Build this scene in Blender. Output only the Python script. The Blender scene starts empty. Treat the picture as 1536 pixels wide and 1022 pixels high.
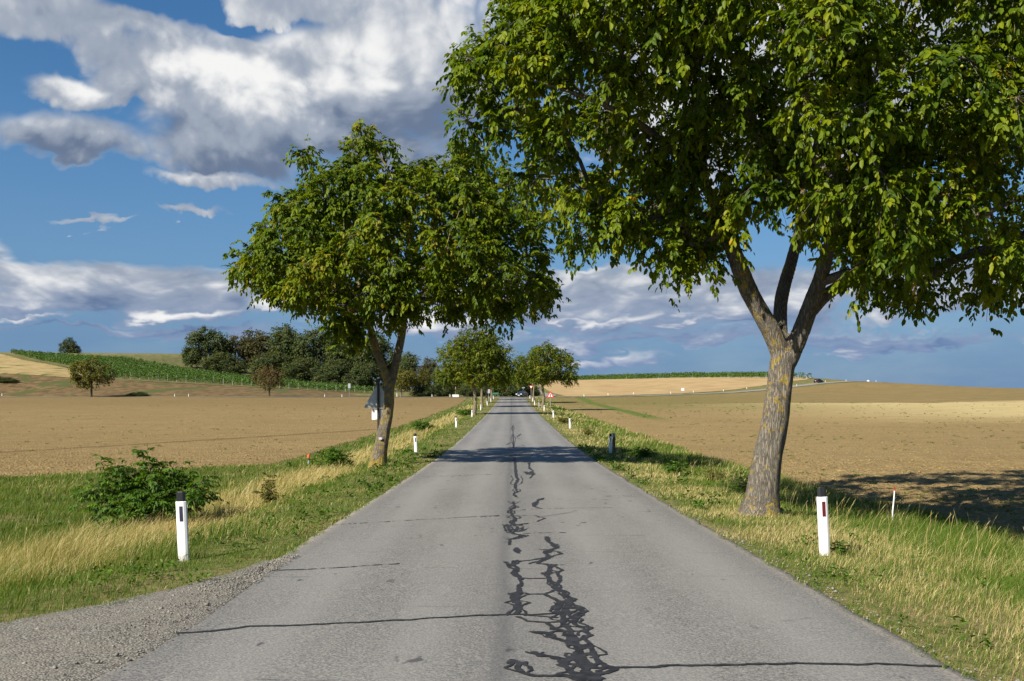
import bpy, bmesh, math, random
import numpy as np
from mathutils import Vector, Matrix

rng = np.random.default_rng(11)
random.seed(5)
R = math.radians
scene = bpy.context.scene
COL = scene.collection

# ------------------------------------------------------------------ camera
F = 1493.0            # focal length in photo pixels (35 mm on 36 mm / 1536 px)
CAMZ = 1.75
cd = bpy.data.cameras.new("camera")
cam = bpy.data.objects.new("camera", cd)
COL.objects.link(cam)
cam.location = (0, 0, CAMZ)
cam.rotation_euler = (R(90), 0, 0)
cd.lens = 35.0
cd.sensor_width = 36.0
cd.shift_y = 89.0 / 1536.0
cd.clip_start = 0.1
cd.clip_end = 9000
scene.camera = cam

# ------------------------------------------------------------------ light
LIGHT_DIR = Vector((0.90, 0.95, -1.0)).normalized()
SUN_EL = math.asin(-LIGHT_DIR.z)
SUN_AZ = math.atan2(-LIGHT_DIR.x, -LIGHT_DIR.y)      # clockwise from +Y
sd = bpy.data.lights.new("sun", 'SUN')
sd.energy = 5.0
sd.angle = R(0.55)
sd.color = (1.0, 0.93, 0.81)
sun = bpy.data.objects.new("sun", sd)
sun.rotation_euler = LIGHT_DIR.to_track_quat('-Z', 'Y').to_euler()
sun.location = (-40, -40, 60)
COL.objects.link(sun)

scene.view_settings.view_transform = 'Standard'
scene.view_settings.look = 'None'
scene.view_settings.gamma = 1.0
scene.view_settings.exposure = 0.85
SKY_STRENGTH = 0.058
CLOUD_GAIN = 0.52
scene.cycles.max_bounces = 5
scene.cycles.diffuse_bounces = 3
scene.cycles.glossy_bounces = 2
scene.cycles.transmission_bounces = 3
scene.cycles.transparent_max_bounces = 8
scene.cycles.use_denoising = True


# ------------------------------------------------------------------ node helper
class NT:
    def __init__(self, tree):
        self.t = tree

    def node(self, typ, **kw):
        n = self.t.nodes.new(typ)
        for k, v in kw.items():
            setattr(n, k, v)
        return n

    def put(self, sock, v):
        if hasattr(v, 'is_linked') or isinstance(v, bpy.types.NodeSocket):
            self.t.links.new(v, sock)
        else:
            if isinstance(v, (tuple, list)) and len(v) == 3 and sock.type == 'RGBA':
                v = (*v, 1)
            sock.default_value = v

    def math(self, op, a, b=None, c=None, clamp=False):
        n = self.node('ShaderNodeMath', operation=op, use_clamp=clamp)
        self.put(n.inputs[0], a)
        if b is not None: self.put(n.inputs[1], b)
        if c is not None: self.put(n.inputs[2], c)
        return n.outputs[0]

    def vmath(self, op, a, b=None):
        n = self.node('ShaderNodeVectorMath', operation=op)
        self.put(n.inputs[0], a)
        if b is not None: self.put(n.inputs[1], b)
        return n.outputs['Value'] if op in ('DOT_PRODUCT', 'LENGTH', 'DISTANCE') else n.outputs[0]

    def noise(self, vec, scale, detail=4, rough=0.55, dist=0.0, lac=2.0):
        n = self.node('ShaderNodeTexNoise')
        if vec is not None: self.put(n.inputs['Vector'], vec)
        n.inputs['Scale'].default_value = scale
        n.inputs['Detail'].default_value = detail
        n.inputs['Roughness'].default_value = rough
        n.inputs['Distortion'].default_value = dist
        n.inputs['Lacunarity'].default_value = lac
        return n.outputs[0]

    def voronoi(self, vec, scale, feature='F1', rand=1.0):
        n = self.node('ShaderNodeTexVoronoi', feature=feature)
        if vec is not None: self.put(n.inputs['Vector'], vec)
        n.inputs['Scale'].default_value = scale
        n.inputs['Randomness'].default_value = rand
        return n.outputs[0]

    def step(self, v, a, b, lo=0.0, hi=1.0):
        n = self.node('ShaderNodeMapRange', interpolation_type='SMOOTHSTEP')
        self.put(n.inputs[0], v)
        n.inputs[1].default_value = a
        n.inputs[2].default_value = b
        n.inputs[3].default_value = lo
        n.inputs[4].default_value = hi
        return n.outputs[0]

    def mix(self, f, a, b, blend='MIX'):
        n = self.node('ShaderNodeMix', data_type='RGBA', blend_type=blend)
        self.put(n.inputs[0], f)
        self.put(n.inputs[6], a)
        self.put(n.inputs[7], b)
        return n.outputs[2]

    def scalevec(self, vec, s):
        return self.vmath('MULTIPLY', vec, s)

    def xyz(self, vec):
        n = self.node('ShaderNodeSeparateXYZ')
        self.put(n.inputs[0], vec)
        return n.outputs

    def comb(self, x, y, z):
        n = self.node('ShaderNodeCombineXYZ')
        self.put(n.inputs[0], x); self.put(n.inputs[1], y); self.put(n.inputs[2], z)
        return n.outputs[0]

    def bump(self, h, strength, dist):
        n = self.node('ShaderNodeBump')
        n.inputs['Strength'].default_value = strength
        n.inputs['Distance'].default_value = dist
        self.put(n.inputs['Height'], h)
        return n.outputs[0]

    def attr(self, name):
        n = self.node('ShaderNodeAttribute', attribute_name=name)
        return n.outputs['Fac']

    def ramp(self, fac, stops):
        n = self.node('ShaderNodeValToRGB')
        self.put(n.inputs[0], fac)
        el = n.color_ramp.elements
        while len(el) > 1: el.remove(el[-1])
        el[0].position = stops[0][0]; el[0].color = (*stops[0][1], 1)
        for p, c in stops[1:]:
            e = el.new(p); e.color = (*c, 1)
        return n.outputs[0]


# ------------------------------------------------------------------ sky (real directions: azimuth, elevation)
def build_world():
    w = bpy.data.worlds.new("World")
    scene.world = w
    w.use_nodes = True
    t = w.node_tree
    t.nodes.clear()
    N = NT(t)
    out = N.node('ShaderNodeOutputWorld')
    sky = N.node('ShaderNodeTexSky', sky_type='NISHITA')
    sky.sun_disc = False
    sky.sun_elevation = SUN_EL
    sky.sun_rotation = SUN_AZ
    sky.altitude = 300
    sky.air_density = 1.0
    sky.dust_density = 0.4
    sky.ozone_density = 3.5
    hs = N.node('ShaderNodeHueSaturation')
    hs.inputs['Saturation'].default_value = 1.25
    t.links.new(sky.outputs[0], hs.inputs['Color'])
    bg = N.node('ShaderNodeBackground')
    t.links.new(hs.outputs[0], bg.inputs[0])
    bg.inputs[1].default_value = SKY_STRENGTH
    tc = N.node('ShaderNodeTexCoord').outputs['Generated']
    d = N.vmath('NORMALIZE', tc)
    x, y, z = N.xyz(d)
    az = N.math('ARCTAN2', x, y)
    el = N.math('ARCSINE', z)
    elp = N.math('MAXIMUM', el, 0.0)
    # elevation is squeezed towards the horizon, as a cloud deck is in perspective
    v = N.math('MULTIPLY', N.math('LOGARITHM', N.math('ADD', 1.0, N.math('DIVIDE', elp, 0.10)), math.e), 0.42)
    P0 = N.comb(az, v, N.math('MULTIPLY', y, 0.05))
    warp = N.node('ShaderNodeTexNoise')
    N.put(warp.inputs['Vector'], P0); warp.inputs['Scale'].default_value = 5.0; warp.inputs['Detail'].default_value = 3
    wv = N.vmath('MULTIPLY', N.vmath('SUBTRACT', warp.outputs[1], (0.5, 0.5, 0.5)), (0.10, 0.10, 0.0))
    P = N.vmath('ADD', P0, wv)

    def field(vec):
        a = N.noise(vec, 6.0, 12, 0.60)
        vo = N.node('ShaderNodeTexVoronoi', feature='F1')
        N.put(vo.inputs['Vector'], vec)
        vo.inputs['Scale'].default_value = 13.0
        vo.inputs['Detail'].default_value = 3.0
        vo.inputs['Roughness'].default_value = 0.6
        puff = N.math('SUBTRACT', 0.60, vo.outputs[0])
        return N.math('ADD', N.math('MULTIPLY', a, 0.80), N.math('MULTIPLY', puff, 0.26))
    f1 = field(P)
    f2 = field(N.vmath('ADD', P, (-0.016, 0.024, 0.0)))
    relief = N.math('SUBTRACT', f1, f2)
    f3 = N.noise(N.vmath('ADD', P, (-0.05, 0.075, 0.0)), 6.0, 5, 0.55)
    f0 = N.noise(P, 6.0, 5, 0.55)
    relief2 = N.math('SUBTRACT', f0, f3)
    uv = N.comb(N.math('ADD', az, N.math('MULTIPLY', N.math('SUBTRACT', warp.outputs[0], 0.5), 0.07)),
                N.math('ADD', el, N.math('MULTIPLY', N.math('SUBTRACT', f1, 0.45), 0.07)), 0.0)

    def rel(px, py):
        u0 = math.atan((px - 768) / F)
        return u0, math.atan((600 - py) / F * math.cos(u0))

    holes = 0.0
    for (px, py, rx, ry, a) in ((238, 30, 95, 15, 1.3), (410, 70, 66, 10, 1.3), (20, 125, 75, 26, 1.5), (205, 200, 50, 14, .9), (300, 50, 40, 14, .7)):
        u0, v0 = rel(px, py)
        q = N.vmath('MULTIPLY', N.vmath('SUBTRACT', uv, (u0, v0, 0)), (F / rx, F / ry, 0))
        holes = N.math('MULTIPLY_ADD', N.math('EXPONENT', N.math('MULTIPLY', N.vmath('DOT_PRODUCT', q, q), -1.0)), a, holes)
    grain = N.math('MULTIPLY', N.math('SUBTRACT', N.noise(P, 20.0, 9, 0.60), 0.5), 0.30)
    shade = N.math('ADD', N.math('ADD', N.math('MULTIPLY', relief, 1.35), N.math('MULTIPLY', relief2, 0.55)), grain)
    fz = N.math('SUBTRACT', f1, 0.31)
    # scattered cloud everywhere else on the dome
    A = N.math('MULTIPLY', N.step(f1, 0.44, 0.60), N.step(el, 0.36, 0.50))
    B = 0.55
    # cumulus and stratus banks, far to near: centre, half width, height above / below, brightness at top / base, raggedness
    for (px, py, rx, up, dn, bt, bb, kk, hole) in (
            (120, 40, 360, 90, 60, .62, .46, 2.6, 1), (520, 40, 270, 190, 150, .72, .42, 2.6, 1), (250, 125, 215, 62, 85, .60, .40, 2.4, 1),
            (1180, 200, 430, 120, 80, .80, .45, 2.6, 0), (1450, 60, 400, 160, 120, .75, .5, 2.6, 0), (950, 20, 240, 120, 110, .75, .45, 2.6, 0),
            (600, 175, 215, 130, 105, .54, .0, 2.2, 0), (195, 76, 85, 20, 16, .88, .62, 2.6, 0), (95, 163, 75, 26, 30, .86, .48, 2.8, 0),
            (480, 120, 120, 60, 70, .80, .45, 2.4, 0), (352, 190, 160, 98, 104, 1.0, -.12, 2.2, 0), (108, 236, 138, 44, 36, .66, -.05, 2.2, 0),
            (318, 284, 115, 14, 16, .66, .48, 3.0, 0), (285, 336, 75, 10, 8, .56, .46, 3.4, 0), (150, 352, 60, 5, 6, .5, .42, 3.6, 0), (-5, 397, 44, 20, 18, .5, .28, 2.6, 0),
            (150, 442, 300, 32, 40, .50, .34, 2.6, 0), (300, 470, 260, 20, 40, .42, .30, 2.6, 0), (60, 475, 170, 12, 16, .50, .34, 3.0, 0), (55, 495, 85, 8, 8, .84, .52, 3.0, 0),
            (398, 482, 48, 24, 14, .98, .66, 2.4, 0), (290, 490, 105, 15, 10, .98, .64, 2.4, 0), 
            (1000, 470, 520, 55, 55, .52, .26, 2.6, 0), (1100, 470, 320, 48, 40, .66, .34, 3.2, 0), (1420, 455, 240, 50, 45, .70, .36, 3.0, 0), (870, 452, 170, 34, 42, .76, .36, 3.2, 0),
            (930, 424, 110, 10, 9, .80, .55, 3.2, 0), (960, 498, 190, 9, 9, .72, .44, 3.4, 0), (1120, 513, 70, 7, 6, .82, .50, 3.0, 0),
            (925, 557, 110, 15, 14, .72, .60, 2.0, 0), (650, 505, 130, 30, 22, .74, .36, 3.0, 0), (1080, 526, 430, 12, 12, .46, .30, 2.0, 0), (1340, 540, 250, 14, 11, .54, .34, 2.2, 0), (220, 516, 300, 9, 9, .42, .30, 2.0, 0)):
        u0, v0 = rel(px, py)
        q = N.vmath('MULTIPLY', N.vmath('SUBTRACT', uv, (u0, v0, 0)), (F / rx, F / up, 0))
        qx, qy, _ = N.xyz(q)
        tv = N.math('MULTIPLY_ADD', N.math('MINIMUM', qy, 0.0), up / dn - 1.0, qy)
        m = N.math('MULTIPLY_ADD', fz, kk * .85, N.math('SUBTRACT', 1.0, N.math('MULTIPLY_ADD', tv, tv, N.math('MULTIPLY', qx, qx))))
        if hole: m = N.math('SUBTRACT', m, holes)
        al = N.step(m, 0.0, 0.62 if up > 20 else 0.95)
        bi = N.step(tv, -0.95, 0.85, bb, bt)
        A = N.math('SUBTRACT', 1.0, N.math('MULTIPLY', N.math('SUBTRACT', 1.0, A), N.math('SUBTRACT', 1.0, al)))
        mf = N.node('ShaderNodeMix', data_type='FLOAT')
        N.put(mf.inputs[0], al); N.put(mf.inputs[2], B); N.put(mf.inputs[3], bi)
        B = mf.outputs[0]
    dens = A
    bright = N.math('ADD', N.math('ADD', B, shade), -0.02)
    # distant stratus dulls the blue low in the sky
    veil = N.math('MULTIPLY', N.ramp(N.math('MULTIPLY', elp, 2.0), [(0, (.95,) * 3), (.12, (.85,) * 3), (.28, (.5,) * 3), (.55, (.12,) * 3), (1, (0, 0, 0))]),
                  N.step(N.noise(P0, 7.0, 6, 0.6), 0.2, 0.7, .85, 1.0))
    low = N.step(el, 0.03, 0.14)
    c_dark = N.mix(low, (0.105, 0.205, 0.42), (0.155, 0.210, 0.320))
    c_mid = N.mix(low, (0.235, 0.325, 0.52), (0.37, 0.425, 0.52))
    ccol = N.mix(N.step(bright, -0.05, 0.46), c_dark, c_mid)
    ccol = N.mix(N.step(bright, 0.40, 1.02), ccol, (0.98, 0.98, 0.97))
    bgc = N.node('ShaderNodeBackground')
    t.links.new(ccol, bgc.inputs[0])
    bgc.inputs[1].default_value = CLOUD_GAIN
    bgv = N.node('ShaderNodeBackground')
    bgv.inputs[0].default_value = (0.125, 0.255, 0.475, 1)
    bgv.inputs[1].default_value = CLOUD_GAIN
    mv = N.node('ShaderNodeMixShader')
    t.links.new(veil, mv.inputs[0]); t.links.new(bg.outputs[0], mv.inputs[1]); t.links.new(bgv.outputs[0], mv.inputs[2])
    mx = N.node('ShaderNodeMixShader')
    t.links.new(dens, mx.inputs[0]); t.links.new(mv.outputs[0], mx.inputs[1]); t.links.new(bgc.outputs[0], mx.inputs[2])
    t.links.new(mx.outputs[0], out.inputs[0])
    w.cycles.sampling_method = 'MANUAL'
    w.cycles.sample_map_resolution = 512


build_world()


# ------------------------------------------------------------------ small maths
def h2(ix, iy, s=0):
    n = (ix.astype(np.int64) * 374761393 + iy.astype(np.int64) * 668265263 + s * 1274126177) & 0xffffffff
    n = ((n ^ (n >> 13)) * 1274126177) & 0xffffffff
    return ((n ^ (n >> 16)) & 0xffff) / 65535.0


def vn(x, y, s=0):
    x = np.asarray(x, float); y = np.asarray(y, float)
    ix = np.floor(x); iy = np.floor(y)
    fx = x - ix; fy = y - iy
    fx = fx * fx * (3 - 2 * fx); fy = fy * fy * (3 - 2 * fy)
    a = h2(ix, iy, s); b = h2(ix + 1, iy, s); c = h2(ix, iy + 1, s); d = h2(ix + 1, iy + 1, s)
    return (a * (1 - fx) + b * fx) * (1 - fy) + (c * (1 - fx) + d * fx) * fy


def fbm(x, y, s=0, o=4):
    r = 0; a = 0.5
    for i in range(o):
        r = r + a * vn(x * 2 ** i, y * 2 ** i, s + i)
        a *= 0.5
    return r / (1 - 0.5 ** o)


def ss(v, a, b):
    t = np.clip((np.asarray(v, float) - a) / (b - a), 0, 1)
    return t * t * (3 - 2 * t)


# ------------------------------------------------------------------ terrain
_yc = [-80, -40, 0, 15, 27, 37, 45, 54, 72, 90, 108, 160, 236, 262, 300, 370, 450, 560, 700, 1000, 4000]
_zc = [1.2, .62, 0, -.235, -.40, -.485, -.505, -.47, -.31, -.13, .04, .82, 2.18, 2.6, 3.4, 4.55, 5.1, 5.0, 2.0, -6, -20]
_yy = np.arange(-80, 4000, 1.0)
_zz = np.interp(_yy, _yc, _zc)
_k = np.exp(-0.5 * (np.arange(-12, 13) / 4.5) ** 2); _k /= _k.sum()
_zz = np.convolve(np.pad(_zz, 12, mode='edge'), _k, mode='valid')


def PZ(y):
    return np.interp(y, _yy, _zz)


RL, RR = -2.9, 3.1        # asphalt edges


def gravel_x(y):          # boundary between the gravel lay-by and the grass on the left
    return np.interp(y, [-30, 3, 6, 7.4, 8.35, 9.2, 10.1, 11.0, 11.8, 12.6], [-14, -12, -8, -5.4, -4.3, -3.72, -3.26, -3.0, -2.9, -2.8])


def xe_r(y):
    y = np.asarray(y, float)
    return 9.4 + 0.35 * (vn(y * 0.25, y * 0 + 3, 5) - .5) + 0.2 * (vn(y * 1.1, y * 0 + 1, 6) - .5) + np.clip(y - 115, 0, 80) * -0.02


def xe_l(y):
    y = np.asarray(y, float)
    return -10.5 - np.clip(46 - y, 0, 60) * 1.0 + 0.4 * (vn(y * 0.25, y * 0 + 9, 7) - .5) + 0.25 * (vn(y * 1.1, y * 0 + 1, 8) - .5)


def lateral(x, y):
    dr = np.interp(x, [RR, 4.8, 6.8, 8.6, 10.0], [0, -.10, -.45, -.60, -.55])
    dl = np.interp(-np.asarray(x), [-RL, 4.7, 6.6, 8.2, 10.2], [0, -.12, -.55, -.76, -.72])
    gx = gravel_x(y)
    fl = ss(np.asarray(y), 15.0, 6.5)          # flat lay-by near the camera on the left
    dl = dl * (1 - 0.75 * fl)
    d = np.where(x > 0, dr, dl)
    return d * (1 - ss(y, 205, 245))


def T0(x, y):
    x = np.asarray(x, float); y = np.asarray(y, float)
    z = PZ(y) + lateral(x, y)
    A = np.interp(-x, [30, 45, 80, 117, 150, 260, 600], [0, 1.0, 7.0, 13.0, 19.0, 20.0, 20.0])
    S = np.interp(y, [262, 300, 400, 480, 560, 800], [0, .33, .66, 1.0, 1.02, .6])
    z = z + A * S
    G = np.interp(x, [-25, 15, 80, 130, 150, 178, 260], [0, .9, 1, .9, .55, 0.1, 0])
    z = z + 7.0 * ss(y, 300, 520) * G * (1 - ss(y, 620, 1000))
    z = z + 2.3 * np.exp(-((x - 140) / 75.0) ** 2) * ss(y, 230, 400) * (1 - ss(y, 430, 600))
    z = z + 0.25 * (fbm(x * 0.03, y * 0.03, 3, 3) - .5) * ss(np.abs(x), 11, 40)
    return z


def T(x, y):
    x = np.asarray(x, float); y = np.asarray(y, float)
    z = T0(x, y)
    off = ss(np.maximum(RL - x, x - RR), 0.0, 1.0)
    z = z + 0.09 * (fbm(x * 0.8, y * 0.8, 21, 3) - .5) * off
    return z


def Tf(x, y):
    return float(T(np.array([x]), np.array([y]))[0])


def W(px, d):
    return (px - 768.0) * d / F


def Zp(py, d):
    return CAMZ + (600.0 - py) / F * d


def on_road(px, py):
    """photo pixel -> point of the road surface"""
    ds = np.linspace(2.5, 240, 24000)
    zr = Zp(py, ds)
    i = np.argmax(zr < PZ(ds)) if (zr < PZ(ds)).any() else len(ds) - 1
    d = ds[i]
    return W(px, d), d


# ------------------------------------------------------------------ mesh helpers
def make_mesh(name, verts, faces, mats, fmat=None, smooth=False, attrs=None):
    """faces: list of int arrays (n,k)"""
    me = bpy.data.meshes.new(name)
    verts = np.asarray(verts, np.float32)
    me.vertices.add(len(verts))
    me.vertices.foreach_set('co', verts.ravel())
    faces = [np.asarray(f, np.int32) for f in faces if len(f)]
    loops = np.concatenate([f.ravel() for f in faces])
    sizes = np.concatenate([np.full(len(f), f.shape[1], np.int32) for f in faces])
    me.loops.add(len(loops))
    me.loops.foreach_set('vertex_index', loops)
    me.polygons.add(len(sizes))
    st = np.concatenate([[0], np.cumsum(sizes)[:-1]]).astype(np.int32)
    me.polygons.foreach_set('loop_start', st)
    me.polygons.foreach_set('loop_total', sizes)
    for m in (mats if isinstance(mats, (list, tuple)) else [mats]):
        me.materials.append(m)
    if fmat is not None:
        me.polygons.foreach_set('material_index', np.asarray(fmat, np.int32))
    if smooth:
        me.polygons.foreach_set('use_smooth', np.ones(len(sizes), bool))
    for k, v in (attrs or {}).items():
        a = me.attributes.new(k, 'FLOAT', 'POINT')
        a.data.foreach_set('value', np.asarray(v, np.float32))
    me.update(calc_edges=True)
    return me


def link(name, me, parent=None, loc=None):
    o = bpy.data.objects.new(name, me)
    COL.objects.link(o)
    if loc is not None: o.location = loc
    if parent is not None: o.parent = parent
    return o


def thing(name, label, cat, loc=(0, 0, 0), rotz=0.0, group=None):
    o = bpy.data.objects.new(name, None)
    COL.objects.link(o)
    o.empty_display_size = 0.2
    o.location = loc
    o.rotation_euler = (0, 0, rotz)
    tag(o, label, cat, group)
    return o


def tag(o, label, cat, group=None, kind=None):
    o["label"] = label
    o["category"] = cat
    if group: o["group"] = group
    if kind: o["kind"] = kind
    return o


def structure(name, me):
    o = link(name, me)
    o["kind"] = "structure"
    return o


def dup(root, loc, rotz=0.0, scale=1.0, label=None, group=None):
    r = root.copy(); COL.objects.link(r)
    r.location = loc; r.rotation_euler = (0, 0, rotz)
    r.scale = (scale, scale, scale) if not isinstance(scale, tuple) else scale
    if label: r['label'] = label
    if group: r['group'] = group
    for ch in list(root.children):
        c = ch.copy(); COL.objects.link(c); c.parent = r
        for g in list(ch.children):
            q = g.copy(); COL.objects.link(q); q.parent = c
    return r


class MB:
    """collects simple shapes in one mesh"""
    def __init__(self):
        self.v = []; self.f = []; self.n = 0

    def add(self, v, faces):
        v = np.asarray(v, float)
        self.v.append(v)
        for f in faces:
            self.f.append([i + self.n for i in f])
        self.n += len(v)
        return self

    def box(self, c, s, rz=0.0, taper=1.0):
        x, y, z = s[0] / 2, s[1] / 2, s[2] / 2
        v = np.array([(-x, -y, -z), (x, -y, -z), (x, y, -z), (-x, y, -z),
                      (-x * taper, -y * taper, z), (x * taper, -y * taper, z), (x * taper, y * taper, z), (-x * taper, y * taper, z)])
        ca, sa = math.cos(rz), math.sin(rz)
        v = np.stack([v[:, 0] * ca - v[:, 1] * sa, v[:, 0] * sa + v[:, 1] * ca, v[:, 2]], 1) + np.array(c)
        return self.add(v, [(0, 3, 2, 1), (4, 5, 6, 7), (0, 1, 5, 4), (1, 2, 6, 5), (2, 3, 7, 6), (3, 0, 4, 7)])

    def prism(self, poly, z0=0, z1=1, axis='z'):
        """poly (a,b) extruded along axis"""
        n = len(poly)
        lo, hi = [], []
        for a, b in poly:
            if axis == 'z': lo.append((a, b, z0)); hi.append((a, b, z1))
            elif axis == 'y': lo.append((a, z0, b)); hi.append((a, z1, b))
            else: lo.append((z0, a, b)); hi.append((z1, a, b))
        fs = [tuple(range(n - 1, -1, -1)), tuple(range(n, 2 * n))]
        for i in range(n):
            j = (i + 1) % n
            fs.append((i, j, n + j, n + i))
        return self.add(lo + hi, fs)

    def tube(self, pts, rad, seg=8, cap=True):
        v, q = tube(pts, rad, seg)
        fs = [tuple(f) for f in q]
        if cap:
            k = len(v)
            fs.append(tuple(range(seg - 1, -1, -1)))
            fs.append(tuple(range(k - seg, k)))
        return self.add(v, fs)

    def build(self, name, m, parent=None, smooth=False, bevel=0.0):
        me = bpy.data.meshes.new(name)
        me.from_pydata(np.concatenate(self.v).tolist(), [], self.f)
        bm = bmesh.new(); bm.from_mesh(me)
        bmesh.ops.recalc_face_normals(bm, faces=bm.faces)
        if bevel:
            bmesh.ops.bevel(bm, geom=list(bm.edges), offset=bevel, segments=2, affect='EDGES', profile=0.5)
        bm.to_mesh(me); bm.free()
        me.materials.append(m)
        if smooth:
            me.polygons.foreach_set('use_smooth', np.ones(len(me.polygons), bool))
        return link(name, me, parent)


def tube(pts, rad, seg=8, ph=0.0):
    pts = np.asarray(pts, float); n = len(pts)
    rad = np.broadcast_to(np.asarray(rad, float), (n,))
    tg = np.gradient(pts, axis=0)
    tg /= np.linalg.norm(tg, axis=1)[:, None] + 1e-9
    a = np.array([1.0, 0, 0]) if abs(tg[0][0]) < 0.8 else np.array([0, 1.0, 0])
    u = a - tg[0] * np.dot(a, tg[0]); u /= np.linalg.norm(u)
    ang = np.arange(seg) / seg * 2 * math.pi + ph
    V = []
    for i in range(n):
        u = u - tg[i] * np.dot(u, tg[i]); u /= np.linalg.norm(u) + 1e-9
        w = np.cross(tg[i], u)
        V.append(pts[i] + rad[i] * (np.cos(ang)[:, None] * u + np.sin(ang)[:, None] * w))
    V = np.concatenate(V)
    i = np.arange(n - 1)[:, None] * seg; j = np.arange(seg)[None, :]; j2 = (j + 1) % seg
    q = np.stack([i + j, i + j2, i + seg + j2, i + seg + j], -1).reshape(-1, 4)
    return V, q


def grid_mesh(X, Y, Z):
    ny, nx = X.shape
    v = np.stack([X, Y, Z], -1).reshape(-1, 3)
    i = np.arange(ny - 1)[:, None] * nx; j = np.arange(nx - 1)[None, :]
    q = np.stack([i + j, i + j + 1, i + nx + j + 1, i + nx + j], -1).reshape(-1, 4)
    return v, q


# ------------------------------------------------------------------ materials
def new_mat(name):
    m = bpy.data.materials.new(name)
    m.use_nodes = True
    t = m.node_tree
    b = t.nodes['Principled BSDF']
    return m, NT(t), b


def plain(name, col, rough=0.6, metal=0.0, spec=0.5, var=0.12, scale=30.0):
    m, N, b = new_mat(name)
    tc = N.node('ShaderNodeTexCoord').outputs['Object']
    n = N.noise(tc, scale, 5, 0.6)
    c = N.mix(N.step(n, 0.3, 0.7), tuple(c * (1 - var) for c in col), tuple(min(1, c * (1 + var)) for c in col))
    N.put(b.inputs['Base Color'], c)
    b.inputs['Roughness'].default_value = rough
    b.inputs['Metallic'].default_value = metal
    b.inputs['Specular IOR Level'].default_value = spec
    return m


def leafy(name, stops, trans=0.35, rough=0.5, spec=0.35, attr='tint'):
    m, N, b = new_mat(name)
    col = N.ramp(N.attr(attr), stops)
    N.put(b.inputs['Base Color'], col)
    b.inputs['Roughness'].default_value = rough
    b.inputs['Specular IOR Level'].default_value = spec
    tr = N.node('ShaderNodeBsdfTranslucent')
    tcol = N.mix(1.0, col, (1.45, 1.35, 0.45), 'MULTIPLY')
    N.put(tr.inputs[0], tcol)
    mx = N.node('ShaderNodeMixShader')
    mx.inputs[0].default_value = trans
    out = N.t.nodes['Material Output']
    N.t.links.new(b.outputs[0], mx.inputs[1]); N.t.links.new(tr.outputs[0], mx.inputs[2])
    N.t.links.new(mx.outputs[0], out.inputs[0])
    return m


def obj_coord(N):
    return N.node('ShaderNodeTexCoord').outputs['Object']


def mat_ground():
    m, N, b = new_mat("verge_earth")
    p = obj_coord(N)
    n1 = N.noise(p, 0.35, 5, 0.6); n2 = N.noise(p, 6.0, 6, 0.65); n3 = N.noise(p, 45.0, 3, 0.6)
    g = N.mix(N.step(n2, 0.3, 0.7), (0.070, 0.085, 0.022), (0.15, 0.155, 0.045))
    s = N.mix(N.step(n3, 0.3, 0.7), (0.17, 0.125, 0.06), (0.30, 0.235, 0.115))
    c = N.mix(N.step(N.math('ADD', N.math('MULTIPLY', n1, .6), N.math('MULTIPLY', n2, .4)), 0.43, 0.63), g, s)
    N.put(b.inputs['Base Color'], c)
    b.inputs['Roughness'].default_value = 0.95
    b.inputs['Specular IOR Level'].default_value = 0.1
    N.put(b.inputs['Normal'], N.bump(N.math('ADD', n2, n3), 0.6, 0.05))
    return m


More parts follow.
